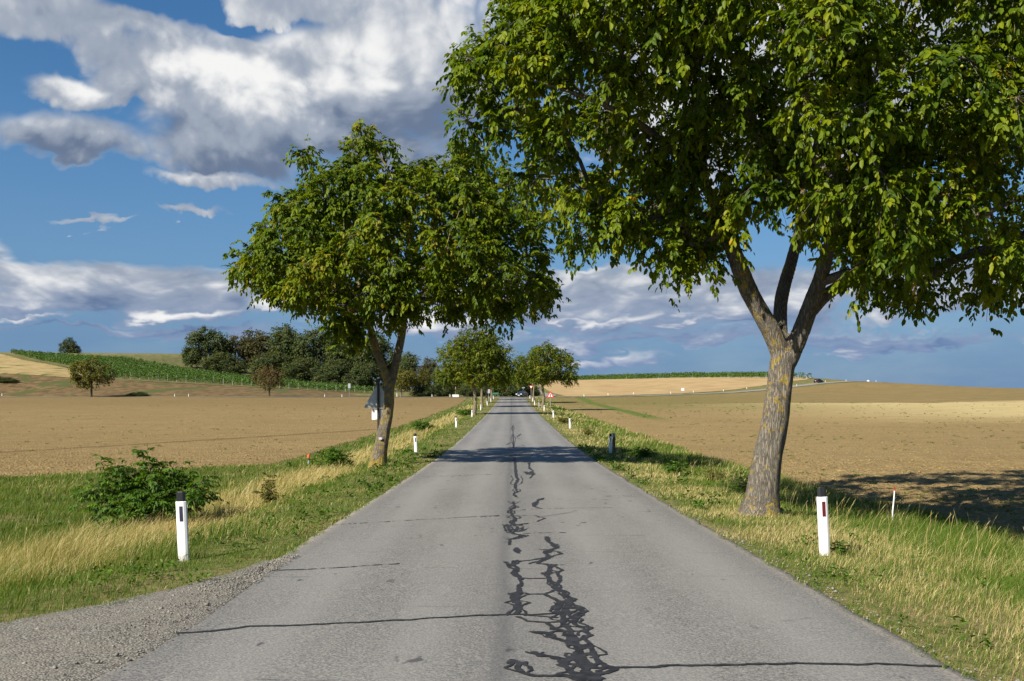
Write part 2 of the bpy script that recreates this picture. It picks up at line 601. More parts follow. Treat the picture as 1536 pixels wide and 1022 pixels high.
def mat_asphalt():
    m, N, b = new_mat("worn_asphalt")
    p = obj_coord(N)
    x, y, z = N.xyz(p)
    fine = N.noise(p, 42.0, 5, 0.80)
    fine2 = N.voronoi(p, 46.0)
    mid = N.noise(p, 9.0, 5, 0.6)
    big = N.noise(N.scalevec(p, (1.0, 0.16, 1.0)), 0.9, 5, 0.6)
    c = N.mix(N.step(fine, 0.36, 0.64), (0.052, 0.050, 0.046), (0.262, 0.252, 0.230))
    c = N.mix(N.step(fine2, 0.12, 0.5, 0.40, 0.0), c, (0.33, 0.315, 0.28))
    c = N.mix(N.step(mid, 0.35, 0.7, 0.0, 0.32), c, (0.085, 0.085, 0.086))
    c = N.mix(N.step(big, 0.35, 0.65, 0.0, 0.42), c, (0.225, 0.218, 0.20))
    # polished wheel tracks, dull centre joint
    xw = N.math('ADD', x, N.math('MULTIPLY', N.math('SUBTRACT', big, 0.5), 0.35))
    for x0, w, a, colr in ((-1.95, .32, .38, (0.245, 0.238, 0.222)), (-0.75, .30, .34, (0.245, 0.238, 0.222)),
                           (1.0, .32, .38, (0.245, 0.238, 0.222)), (2.3, .30, .34, (0.245, 0.238, 0.222)),
                           (-0.08, .09, .48, (0.070, 0.070, 0.072)), (0.12, .55, .24, (0.095, 0.094, 0.094)), (2.95, .25, .25, (0.10, 0.098, 0.094)), (-2.75, .22, .22, (0.10, 0.098, 0.094))):
        q = N.math('DIVIDE', N.math('SUBTRACT', xw, x0), w)
        e = N.math('EXPONENT', N.math('MULTIPLY', N.math('MULTIPLY', q, q), -1.0))
        c = N.mix(N.math('MULTIPLY', e, a), c, colr)
    # dark old spots
    sp = N.noise(N.scalevec(p, (1.0, 0.5, 1.0)), 5.0, 3, 0.5)
    sm = N.math('MULTIPLY', N.step(sp, 0.66, 0.72), N.step(N.noise(p, 0.5, 2, 0.5), 0.47, 0.58))
    c = N.mix(N.math('MULTIPLY', sm, .85), c, (0.05, 0.05, 0.052))
    # hairline cracks across
    ck = N.voronoi(N.scalevec(p, (0.12, 0.75, 1.0)), 1.0, 'DISTANCE_TO_EDGE')
    ckm = N.math('MULTIPLY', N.step(ck, 0.004, 0.010, 1.0, 0.0), N.step(N.noise(p, 0.8, 3, 0.6), 0.52, 0.6))
    c = N.mix(N.math('MULTIPLY', ckm, .55), c, (0.06, 0.06, 0.06))
    # dusty crumbling edges
    ed = N.math('SUBTRACT', N.math('ABSOLUTE', N.math('SUBTRACT', x, (RL + RR) / 2)), (RR - RL) / 2)
    edm = N.step(N.math('ADD', ed, N.math('MULTIPLY', mid, 0.25)), -0.14, 0.10)
    c = N.mix(N.math('MULTIPLY', edm, .7), c, N.mix(N.step(fine, .35, .65), (0.16, 0.135, 0.10), (0.34, 0.31, 0.26)))
    N.put(b.inputs['Base Color'], c)
    b.inputs['Roughness'].default_value = 0.82
    b.inputs['Specular IOR Level'].default_value = 0.30
    N.put(b.inputs['Normal'], N.bump(N.math('ADD', fine, N.math('MULTIPLY', fine2, .7)), 0.55, 0.006))
    return m


def mat_gravel():
    m, N, b = new_mat("loose_gravel")
    p = obj_coord(N)
    v = N.voronoi(p, 55.0)
    vc = N.node('ShaderNodeTexVoronoi'); N.put(vc.inputs['Vector'], p); vc.inputs['Scale'].default_value = 55.0
    n2 = N.noise(p, 3.0, 5, 0.6)
    cell = N.xyz(vc.outputs['Color'])[0]
    c = N.mix(cell, (0.105, 0.098, 0.084), (0.32, 0.298, 0.25))
    c = N.mix(N.step(v, 0.35, 0.7, 0.0, 0.75), c, (0.065, 0.06, 0.05))
    c = N.mix(N.step(n2, 0.42, 0.62, 0.0, 0.5), c, (0.19, 0.172, 0.138))
    N.put(b.inputs['Base Color'], c)
    b.inputs['Roughness'].default_value = 0.9
    b.inputs['Specular IOR Level'].default_value = 0.2
    N.put(b.inputs['Normal'], N.bump(N.math('SUBTRACT', 1.0, v), 0.7, 0.012))
    return m


def mat_field(side):
    m, N, b = new_mat("ploughed_soil_" + side)
    p = obj_coord(N)
    x, y, z = N.xyz(p)
    fine = N.noise(p, 9.0, 7, 0.78)
    clod = N.voronoi(p, 8.0)
    big = N.noise(p, 0.05, 4, 0.6)
    mid = N.noise(N.scalevec(p, (0.35, 1.0, 1.0)), 0.45, 5, 0.6)
    c = N.mix(N.step(fine, 0.3, 0.7), (0.225, 0.157, 0.066), (0.43, 0.323, 0.148))
    c = N.mix(N.step(clod, 0.3, 0.65, 0.0, 0.35), c, (0.15, 0.098, 0.045))
    c = N.mix(N.step(big, 0.35, 0.65, 0.0, 0.35), c, (0.23, 0.165, 0.072))
    damp = N.noise(p, 0.16, 5, 0.65)
    c = N.mix(N.step(damp, 0.48, 0.66, 0.0, 0.28), c, (0.19, 0.13, 0.056))
    fur = N.noise(N.vmath('ADD', N.scalevec(p, (0.12, 1.0, 1.0)), N.scalevec(p, (0.0, 0.0, 0.0))), 1.1, 4, 0.6)
    c = N.mix(N.step(fur, 0.42, 0.66, 0.0, 0.32), c, (0.18, 0.122, 0.052))
    cl2 = N.noise(N.scalevec(p, (0.55, 1.0, 1.0)), 2.6, 6, 0.75)
    c = N.mix(N.step(cl2, 0.44, 0.62, 0.0, 0.36), c, (0.165, 0.110, 0.046))
    c = N.mix(N.step(cl2, 0.40, 0.28, 0.0, 0.45), c, (0.45, 0.335, 0.145))
    nb = N.math('MULTIPLY', N.math('SUBTRACT', N.noise(p, 0.03, 3, 0.5), 0.5), 40.0)
    if side == 'right':
        # band of pale stubble across the middle, brown-olive strip behind it
        yy = N.math('ADD', N.math('ADD', y, N.math('MULTIPLY', x, -0.30)), nb)
        band = N.math('MULTIPLY', N.step(yy, 82, 112), N.step(yy, 182, 190, 1.0, 0.0))
        band = N.math('MULTIPLY', band, N.step(x, 20, 75))
        c = N.mix(N.math('MULTIPLY', band, .92), c, N.mix(N.step(mid, .3, .7), (0.40, 0.31, 0.135), (0.53, 0.43, 0.215)))
        far = N.step(yy, 184, 190)
        c = N.mix(N.math('MULTIPLY', far, .6), c, N.mix(N.step(mid, .35, .65), (0.145, 0.115, 0.042), (0.225, 0.162, 0.068)))
        gr = N.math('MULTIPLY', N.step(y, 125, 175), N.step(x, 90, 25))
        gr = N.math('MULTIPLY', gr, N.step(mid, 0.32, 0.6))
        c = N.mix(N.math('MULTIPLY', gr, .55), c, (0.13, 0.135, 0.035))
        # grassy strip parallel to the road
        xs = N.math('ADD', x, N.math('MULTIPLY', N.math('SUBTRACT', mid, .5), 1.6))
        st = N.math('MULTIPLY', N.step(N.math('ABSOLUTE', N.math('SUBTRACT', xs, 16.5)), 0.5, 1.7, 1.0, 0.0), N.step(y, 98, 125))
        c = N.mix(st, c, (0.105, 0.135, 0.03))
    else:
        gr = N.step(N.noise(p, 0.11, 4, 0.6), 0.55, 0.7)
        c = N.mix(N.math('MULTIPLY', gr, .30), c, (0.15, 0.145, 0.045))
        gran = N.noise(p, 1.6, 5, 0.7)
        c = N.mix(N.step(gran, 0.42, 0.68, 0.0, 0.45), c, (0.155, 0.10, 0.045))
        # wheel track pressed across the field
        yl = N.math('SUBTRACT', N.math('ADD', y, N.math('MULTIPLY', N.math('SUBTRACT', mid, .5), 1.2)),
                    N.math('MULTIPLY_ADD', x, 2.05, 112.0))
        tr = N.step(N.math('ABSOLUTE', yl), 0.6, 1.5, 1.0, 0.0)
        tr = N.math('MULTIPLY', tr, N.step(fine, 0.3, 0.6, 0.4, 1.0))
        c = N.mix(N.math('MULTIPLY', tr, .85), c, (0.10, 0.062, 0.030))
        wl = N.math('SINE', N.math('MULTIPLY', N.math('ADD', y, N.math('MULTIPLY', x, -.35)), 2.0))
        c = N.mix(N.step(wl, 0.2, 1.0, 0.0, 0.06), c, (0.14, 0.09, 0.04))
        far = N.step(N.math('ADD', y, nb), 130, 230)
        c = N.mix(N.math('MULTIPLY', far, .55), c, (0.165, 0.118, 0.050))
    N.put(b.inputs['Base Color'], c)
    b.inputs['Roughness'].default_value = 0.97
    b.inputs['Specular IOR Level'].default_value = 0.08
    N.put(b.inputs['Normal'], N.bump(N.math('ADD', fine, N.math('MULTIPLY', clod, -1.0)), 0.8, 0.09))
    return m


def mat_mixed(name, a, bcol, scale, spots=None, bump=0.1):
    m, N, b = new_mat(name)
    p = obj_coord(N)
    n = N.noise(p, scale, 6, 0.65)
    c = N.mix(N.step(n, 0.35, 0.65), a, bcol)
    if spots:
        c = N.mix(N.step(N.noise(N.scalevec(p, (1, .5, 1)), spots[1], 3, 0.6), 0.58, 0.66), c, spots[0])
    N.put(b.inputs['Base Color'], c)
    b.inputs['Roughness'].default_value = 0.95
    b.inputs['Specular IOR Level'].default_value = 0.1
    N.put(b.inputs['Normal'], N.bump(n, 0.5, bump))
    return m


def mat_bark(name, lichen=0.5, base=((0.155, 0.128, 0.096), (0.315, 0.268, 0.205))):
    m, N, b = new_mat(name)
    p = obj_coord(N)
    q = N.scalevec(p, (1, 1, 0.10))
    nz = N.noise(q, 30.0, 7, 0.72, 1.0)
    v = N.voronoi(N.vmath('ADD', q, N.vmath('MULTIPLY', N.comb(nz, nz, 0.0), (0.10, 0.10, 0))), 32.0, 'DISTANCE_TO_EDGE')
    n2 = N.noise(p, 4.0, 4, 0.6)
    n3 = N.noise(p, 40.0, 3, 0.6)
    ridge = N.math('ADD', N.step(v, 0.0, 0.22), N.math('MULTIPLY', nz, 0.7))
    c = N.mix(N.step(ridge, 0.15, 1.45), base[0], base[1])
    c = N.mix(N.step(n2, 0.4, 0.7, 0.0, 0.45), c, (0.20, 0.19, 0.155))
    c = N.mix(N.step(n3, 0.45, 0.75, 0.0, 0.14), c, (0.25, 0.23, 0.19))
    x, y, z = N.xyz(p)
    li = N.math('ADD', N.noise(p, 7.5, 4, 0.65), N.math('MULTIPLY', N.noise(p, 1.1, 2, 0.5), 0.45))
    lm = N.math('MULTIPLY', N.step(li, 0.80 - 0.1 * lichen, 0.86 - 0.1 * lichen), N.step(n3, 0.3, 0.6, 0.35, 1.0))
    # lichen is thicker near the foot
    foot = N.math('ADD', li, N.step(z, 0.0, 1.2, 0.20 * lichen, 0.0))
    lm = N.math('MAXIMUM', lm, N.math('MULTIPLY', N.step(foot, 0.87 - .1 * lichen, 0.93 - .1 * lichen), N.step(n3, 0.35, 0.55, 0.2, 1.0)))
    c = N.mix(N.math('MULTIPLY', lm, .8), c, (0.36, 0.255, 0.025))
    gl = N.step(N.noise(p, 11.0, 4, 0.6), 0.60, 0.68)
    c = N.mix(N.math('MULTIPLY', gl, .35), c, (0.27, 0.27, 0.22))
    N.put(b.inputs['Base Color'], c)
    b.inputs['Roughness'].default_value = 0.9
    b.inputs['Specular IOR Level'].default_value = 0.15
    N.put(b.inputs['Normal'], N.bump(N.math('ADD', ridge, N.math('MULTIPLY', n3, .35)), 0.8, 0.020))
    return m


M_GROUND = mat_ground()
M_ASPH = mat_asphalt()
M_GRAVEL = mat_gravel()
M_BARK = mat_bark("walnut_bark", 0.12, ((0.088, 0.074, 0.058), (0.225, 0.193, 0.152)))
M_BARK2 = mat_bark("lichen_bark", 0.72, ((0.085, 0.072, 0.055), (0.215, 0.182, 0.138)))
M_BARK3 = mat_bark("far_bark", 0.3, ((0.10, 0.08, 0.055), (0.27, 0.225, 0.16)))
M_BARKD = mat_bark("wood_bark", 0.0, ((0.07, 0.06, 0.045), (0.17, 0.145, 0.11)))
M_LEAF = leafy("walnut_leaf", [(0, (0.034, 0.070, 0.004)), (0.4, (0.096, 0.150, 0.005)), (0.75, (0.180, 0.222, 0.007)),
                               (0.96, (0.24, 0.255, 0.010)), (1.0, (0.40, 0.27, 0.012))], 0.42, 0.48, 0.22)
M_LEAF2 = leafy("walnut_leaf_olive", [(0, (0.038, 0.068, 0.005)), (0.45, (0.092, 0.146, 0.006)), (0.8, (0.172, 0.214, 0.008)),
                                      (1.0, (0.25, 0.195, 0.015))], 0.42, 0.5, 0.2)
M_LEAF3 = leafy("row_tree_leaf", [(0, (0.042, 0.072, 0.005)), (0.5, (0.092, 0.130, 0.007)), (0.85, (0.160, 0.180, 0.010)),
                                  (1.0, (0.23, 0.185, 0.015))], 0.38, 0.5, 0.2)
M_NUT = plain("walnut_husk", (0.28, 0.28, 0.030), 0.45, var=.2)
M_SHRUB = leafy("shrub_leaf", [(0, (0.030, 0.072, 0.008)), (0.6, (0.072, 0.150, 0.013)), (1, (0.13, 0.21, 0.022))], 0.35, 0.5, 0.2)
M_WOOD = leafy("wood_leaf", [(0, (0.036, 0.055, 0.022)), (0.5, (0.070, 0.096, 0.034)), (0.85, (0.112, 0.124, 0.044)), (1, (0.16, 0.14, 0.055))], 0.35, 0.7, 0.1)
M_WOODB = leafy("brown_leaf", [(0, (0.055, 0.042, 0.014)), (0.5, (0.115, 0.082, 0.024)), (1, (0.13, 0.10, 0.03))], 0.2, 0.6, 0.2)
M_OLIVE = leafy("autumn_leaf", [(0, (0.050, 0.055, 0.008)), (0.5, (0.105, 0.105, 0.014)), (1, (0.18, 0.15, 0.02))], 0.25, 0.6, 0.2)
M_VINE = leafy("vine_leaf", [(0, (0.030, 0.065, 0.010)), (0.5, (0.062, 0.125, 0.018)), (1, (0.12, 0.18, 0.03))], 0.3, 0.55, 0.25)
M_GRASS = leafy("grass_blade", [(0, (0.036, 0.078, 0.008)), (0.3, (0.080, 0.140, 0.012)), (0.55, (0.155, 0.190, 0.026)),
                                (0.75, (0.33, 0.275, 0.095)), (1.0, (0.56, 0.455, 0.235))], 0.30, 0.6, 0.2)
M_WHITE = plain("white_plastic", (0.78, 0.78, 0.77), 0.45, var=.05, scale=9)
def mat_post():
    m, N, b = new_mat("white_post_plastic")
    p = obj_coord(N)
    x, y, z = N.xyz(p)
    n = N.noise(N.scalevec(p, (1, 1, .25)), 38.0, 5, 0.65)
    n2 = N.noise(p, 12.0, 4, 0.6)
    c = N.mix(N.step(n, 0.35, 0.75, 0.0, 0.25), (0.80, 0.80, 0.79), (0.55, 0.54, 0.50))
    spl = N.math('MULTIPLY', N.step(N.math('ADD', z, N.math('MULTIPLY', n2, .35)), 0.12, 0.42, 1.0, 0.0), N.step(n, .3, .6, .35, 1.0))
    c = N.mix(N.math('MULTIPLY', spl, .55), c, (0.40, 0.36, 0.28))
    N.put(b.inputs['Base Color'], c)
    b.inputs['Roughness'].default_value = 0.5
    return m


M_POSTW = mat_post()
M_BLACK = plain("black_plastic", (0.014, 0.015, 0.017), 0.4, var=.2)
M_REFB = plain("dark_reflector", (0.035, 0.035, 0.06), 0.2)
M_REFR = plain("red_reflector", (0.115, 0.012, 0.022), 0.2)
M_REFG = plain("grey_paint", (0.30, 0.32, 0.36), 0.5)
M_RUST = plain("rusty_wood", (0.15, 0.09, 0.065), 0.8, var=.3)
M_ALU = plain("dull_aluminium", (0.42, 0.44, 0.46), 0.5, 0.35, var=.12, scale=5)
M_STEEL = plain("galvanised_steel", (0.36, 0.37, 0.37), 0.5, 0.5)
M_POLE = plain("dark_rust_pole", (0.035, 0.027, 0.022), 0.7, var=.35)
M_SIGNW = plain("sign_white", (0.78, 0.78, 0.77), 0.4, var=.04)
M_SIGNR = plain("sign_red", (0.62, 0.03, 0.025), 0.4, var=.06)
M_SIGNK = plain("sign_black", (0.012, 0.012, 0.014), 0.4)
M_SIGNB = plain("sign_blue", (0.03, 0.11, 0.36), 0.4)
M_SIGNG = plain("sign_green", (0.03, 0.13, 0.07), 0.5)
M_ORANGE = plain("orange_cap", (0.62, 0.11, 0.03), 0.5)
M_TAR = plain("bitumen_seal", (0.024, 0.025, 0.028), 0.7, var=.45, scale=14, spec=.22)
M_CARB = plain("dark_blue_paint", (0.008, 0.014, 0.035), 0.18, 0.2, .6)
M_CARK = plain("black_paint", (0.006, 0.007, 0.009), 0.18, 0.2, .6)
M_GLASS = plain("tinted_glass", (0.02, 0.03, 0.035), 0.05, 0.0, .9)
M_TYRE = plain("tyre_rubber", (0.012, 0.012, 0.012), 0.8)
M_RIM = plain("alloy_rim", (0.45, 0.46, 0.47), 0.35, 0.8)
M_LAMP = plain("headlamp_glass", (0.75, 0.78, 0.80), 0.12)
M_TAIL = plain("tail_lamp", (0.45, 0.02, 0.02), 0.2)
M_STONE = plain("whitewashed_stone", (0.68, 0.66, 0.62), 0.8)
M_TILE = plain("brown_roof", (0.19, 0.075, 0.045), 0.8)
M_BROWNW = plain("weathered_wood", (0.16, 0.10, 0.06), 0.8, var=.25)
M_CORPUS = plain("painted_figure", (0.55, 0.42, 0.29), 0.6)
M_POSTV = plain("concrete_post", (0.40, 0.38, 0.34), 0.8)

# ------------------------------------------------------------------ ground
def build_ground():
    xs = np.concatenate([-np.geomspace(14.5, 3200, 62)[::-1], np.arange(-14, RL - 0.1, 0.28), [RL - 0.10, RL + 0.10], np.linspace(-2, 2, 3),
                         [RR - 0.10, RR + 0.10], np.arange(RR + 0.3, 14, 0.28), np.geomspace(14.5, 3200, 62)])
    ys = np.concatenate([np.arange(-40, 2, 4.0), np.arange(2, 45, 0.35), np.geomspace(45.5, 300, 130), np.geomspace(303, 3600, 80)])
    X, Y = np.meshgrid(xs, ys)
    Z = T(X, Y)
    inside = (X > RL) & (X < RR) & (Y < 244)
    Z = np.where(inside, Z - 0.06, Z)
    v, q = grid_mesh(X, Y, Z)
    structure("ground", make_mesh("ground", v, [q], M_GROUND, smooth=True))


build_ground()


def build_road():
    ys = np.concatenate([np.arange(-40, 2, 2.0), np.arange(2, 40, 0.2), np.arange(40, 120, 0.8), np.arange(120, 246, 3.0)])
    e1 = RL + 0.07 * (fbm(ys * 1.3, ys * 0 + .5, 31, 4) - .5) + 0.05 * (vn(ys * 7, ys * 0, 35) - .5)
    e2 = RR + 0.10 * (fbm(ys * 1.3, ys * 0 + .5, 33, 4) - .5) + 0.06 * (vn(ys * 7, ys * 0, 37) - .5)
    # mouth of the junction
    fl = 7.0 * np.clip((ys - 232) / 12, 0, 1) ** 2.2
    e1 = e1 - fl; e2 = e2 + fl
    ts = np.array([0, 0.004, 0.02, .15, .3, .45, .5, .55, .7, .85, .98, .996, 1])
    X = e1[:, None] + (e2 - e1)[:, None] * ts[None]
    Y = np.repeat(ys[:, None], len(ts), 1)
    camber = -0.012 * np.abs((ts - .5) * 2)
    Z = PZ(Y) + camber[None] + 0.005
    Z[:, 0] -= 0.09; Z[:, -1] -= 0.09
    Z = Z + 0.03 * ss(Y, 228, 240)
    v, q = grid_mesh(X, Y, Z)
    structure("road", make_mesh("road", v, [q], M_ASPH, smooth=False))


build_road()


def strip(name, pts, width, m, lift=0.06, n=160, flat=True):
    pts = np.array(pts, float)
    s = np.concatenate([[0], np.cumsum(np.linalg.norm(np.diff(pts, axis=0), axis=1))])
    u = np.linspace(0, s[-1], n)
    cx = np.interp(u, s, pts[:, 0]); cy = np.interp(u, s, pts[:, 1])
    k = np.ones(9) / 9
    cx = np.convolve(np.pad(cx, 4, mode='edge'), k, 'valid'); cy = np.convolve(np.pad(cy, 4, mode='edge'), k, 'valid')
    tx = np.gradient(cx); ty = np.gradient(cy); L = np.hypot(tx, ty)
    nx, ny = -ty / L, tx / L
    o = np.array([-.5, -.25, 0, .25, .5]) * width
    X = cx[:, None] + nx[:, None] * o; Y = cy[:, None] + ny[:, None] * o
    Z = T(X, Y)
    Z = Z + lift
    v, q = grid_mesh(X, Y, Z)
    return structure(name, make_mesh(name, v, [q], m, smooth=True))


CROSS = [(-330, 268), (-200, 262), (-90, 256), (-30, 249), (0, 246), (22, 252), (55, 292), (87, 335), (114, 368), (150, 400), (200, 430), (300, 470)]
strip("cross_road", CROSS, 4.6, M_ASPH, 0.10, 260)
strip("side_road", [(8, 250), (11, 275), (9.5, 305), (8.2, 340), (9, 385)], 3.4, M_ASPH, 0.14, 90)
# brown bank and pale stubble above the cross road
M_BANK = mat_mixed("dry_bank", (0.085, 0.056, 0.026), (0.165, 0.115, 0.052), 0.45, ((0.075, 0.085, 0.026), 0.10))
M_STUB = mat_mixed("pale_stubble", (0.25, 0.185, 0.075), (0.36, 0.27, 0.125), 0.25, ((0.085, 0.115, 0.03), 0.13))
M_STUB2 = mat_mixed("tan_stubble", (0.31, 0.21, 0.095), (0.40, 0.29, 0.145), 0.12)
M_MEADOW = mat_mixed("meadow_grass", (0.075, 0.105, 0.022), (0.165, 0.165, 0.045), 0.3)
M_VSOIL = mat_mixed("vineyard_grass", (0.065, 0.090, 0.025), (0.17, 0.135, 0.06), 0.4)


def sheet(name, xs_fn, ys, m, lift, nx=60, disp=None, power=1.0):
    ts = np.linspace(0, 1, nx) ** power
    X = []; Y = []
    for y in ys:
        a, b = xs_fn(y)
        X.append(a + (b - a) * ts); Y.append(np.full(nx, y))
    X = np.array(X); Y = np.array(Y)
    Z = T(X, Y) + lift
    if disp is not None: Z = Z + disp(X, Y)
    v, q = grid_mesh(X, Y, Z)
    return structure(name, make_mesh(name, v, [q], m, smooth=True))


sheet("grass_bank", lambda y: (-330, -16), np.linspace(262, 274, 14), M_BANK, 0.07, 90)
sheet("brown_bank", lambda y: (-330, -42 - (y - 274) * 0.3), np.linspace(274, 299, 20), M_BANK, 0.05, 90)
sheet("stubble_slope", lambda y: (-420, -128 - (y - 303) * 0.70), np.linspace(299, 470, 60), M_STUB, 0.09, 80)
sheet("vineyard_floor", lambda y: (-126 - (y - 303) * 0.70, -40 - (y - 303) * 0.4), np.linspace(299.5, 450, 60), M_VSOIL, 0.10, 60)
sheet("far_stubble", lambda y: (14 - (y - 270) * .02, np.interp(y, [262, 300, 340, 400, 560], [22, 50, 78, 118, 180])), np.linspace(262, 545, 80), M_STUB2, 0.08, 60)


def cloddy(X, Y):
    near = 1 - ss(Y, 40, 75)
    ed = ss(np.abs(X), 9.2, 10.5)
    return (0.10 * (fbm(X * 2.3, Y * 2.3, 61, 4) - .5) + 0.13 * (fbm(X * 5.2, Y * 5.2, 65, 2) - .4)) * near * ed - 0.02


def field_right():
    ys = np.concatenate([np.arange(8, 46, 0.16), np.geomspace(46.3, 262, 110)])
    ts = np.concatenate([np.arange(0, 22, 0.17), np.geomspace(22.3, 330, 70)])
    X = xe_r(ys)[:, None] + ts[None]
    # far boundary follows the cross road
    Y = np.repeat(ys[:, None], len(ts), 1)
    stretch = ss(ys, 120, 262)[:, None]
    lim = np.interp(X, [8, 22, 55, 87, 114, 150, 200, 400], [246, 247, 284, 327, 360, 392, 420, 470])
    Y = Y + stretch * (lim - 262)
    Z = T(X, Y) + 0.05 + cloddy(X, Y)
    Z[:, 0] -= .25; Z[0] -= .3
    v, q = grid_mesh(X, Y, Z)
    structure("ploughed_field", make_mesh("ploughed_field", v, [q], mat_field('right'), smooth=True))


def field_left():
    ys = np.concatenate([np.arange(28, 60, 0.22), np.geomspace(60.4, 250, 110)])
    ts = np.concatenate([np.arange(0, 26, 0.25), np.geomspace(26.4, 330, 60)])
    X = xe_l(ys)[:, None] - ts[None]
    Y = np.repeat(ys[:, None], len(ts), 1)
    lim = np.interp(-X, [10, 30, 90, 200, 400], [242, 245, 251, 257, 262])
    Y = Y + ss(ys, 120, 250)[:, None] * (lim - 250)
    Z = T(X, Y) + 0.05 + cloddy(X, Y) * .8
    Z[:, 0] -= .25; Z[0] -= .3
    v, q = grid_mesh(X, Y, Z)
    structure("harrowed_field", make_mesh("harrowed_field", v, [q[:, ::-1]], mat_field('left'), smooth=True))


field_right()
field_left()


def gravel_layby():
    ys = np.arange(-12, 12.1, 0.25)
    ts = np.linspace(0, 1, 26)
    a = gravel_x(ys) - 0.12 + 0.35 * (fbm(ys * 1.2, ys * 0, 41, 4) - .5) * ss(ys, 12.1, 9.5); b = np.full_like(ys, RL + 0.05) + 0.22 * ss(ys, 11.9, 9.5) + 0.22 * (fbm(ys * 1.2, ys * 0, 44, 4) - .5)
    X = a[:, None] + (b - a)[:, None] * ts[None]
    Y = np.repeat(ys[:, None], 26, 1)
    tz = T(X, Y) + .02
    rz = PZ(Y) - 0.012 * np.abs((X - .1) / 3.0) + .005
    f = ss(X, RL - .55, RL - .05)
    Z = tz * (1 - f) + (rz + .010) * f + 0.004 * vn(X * 9, Y * 9, 3) * (1 - f) + .0
    over = ss(X, RL + .05, b.max() + .01)
    Z = Z - over * 0.012
    Z[:, -1] -= .02
    v, q = grid_mesh(X, Y, Z)
    structure("gravel_shoulder", make_mesh("gravel_shoulder", v, [q], M_GRAVEL, smooth=True))


gravel_layby()


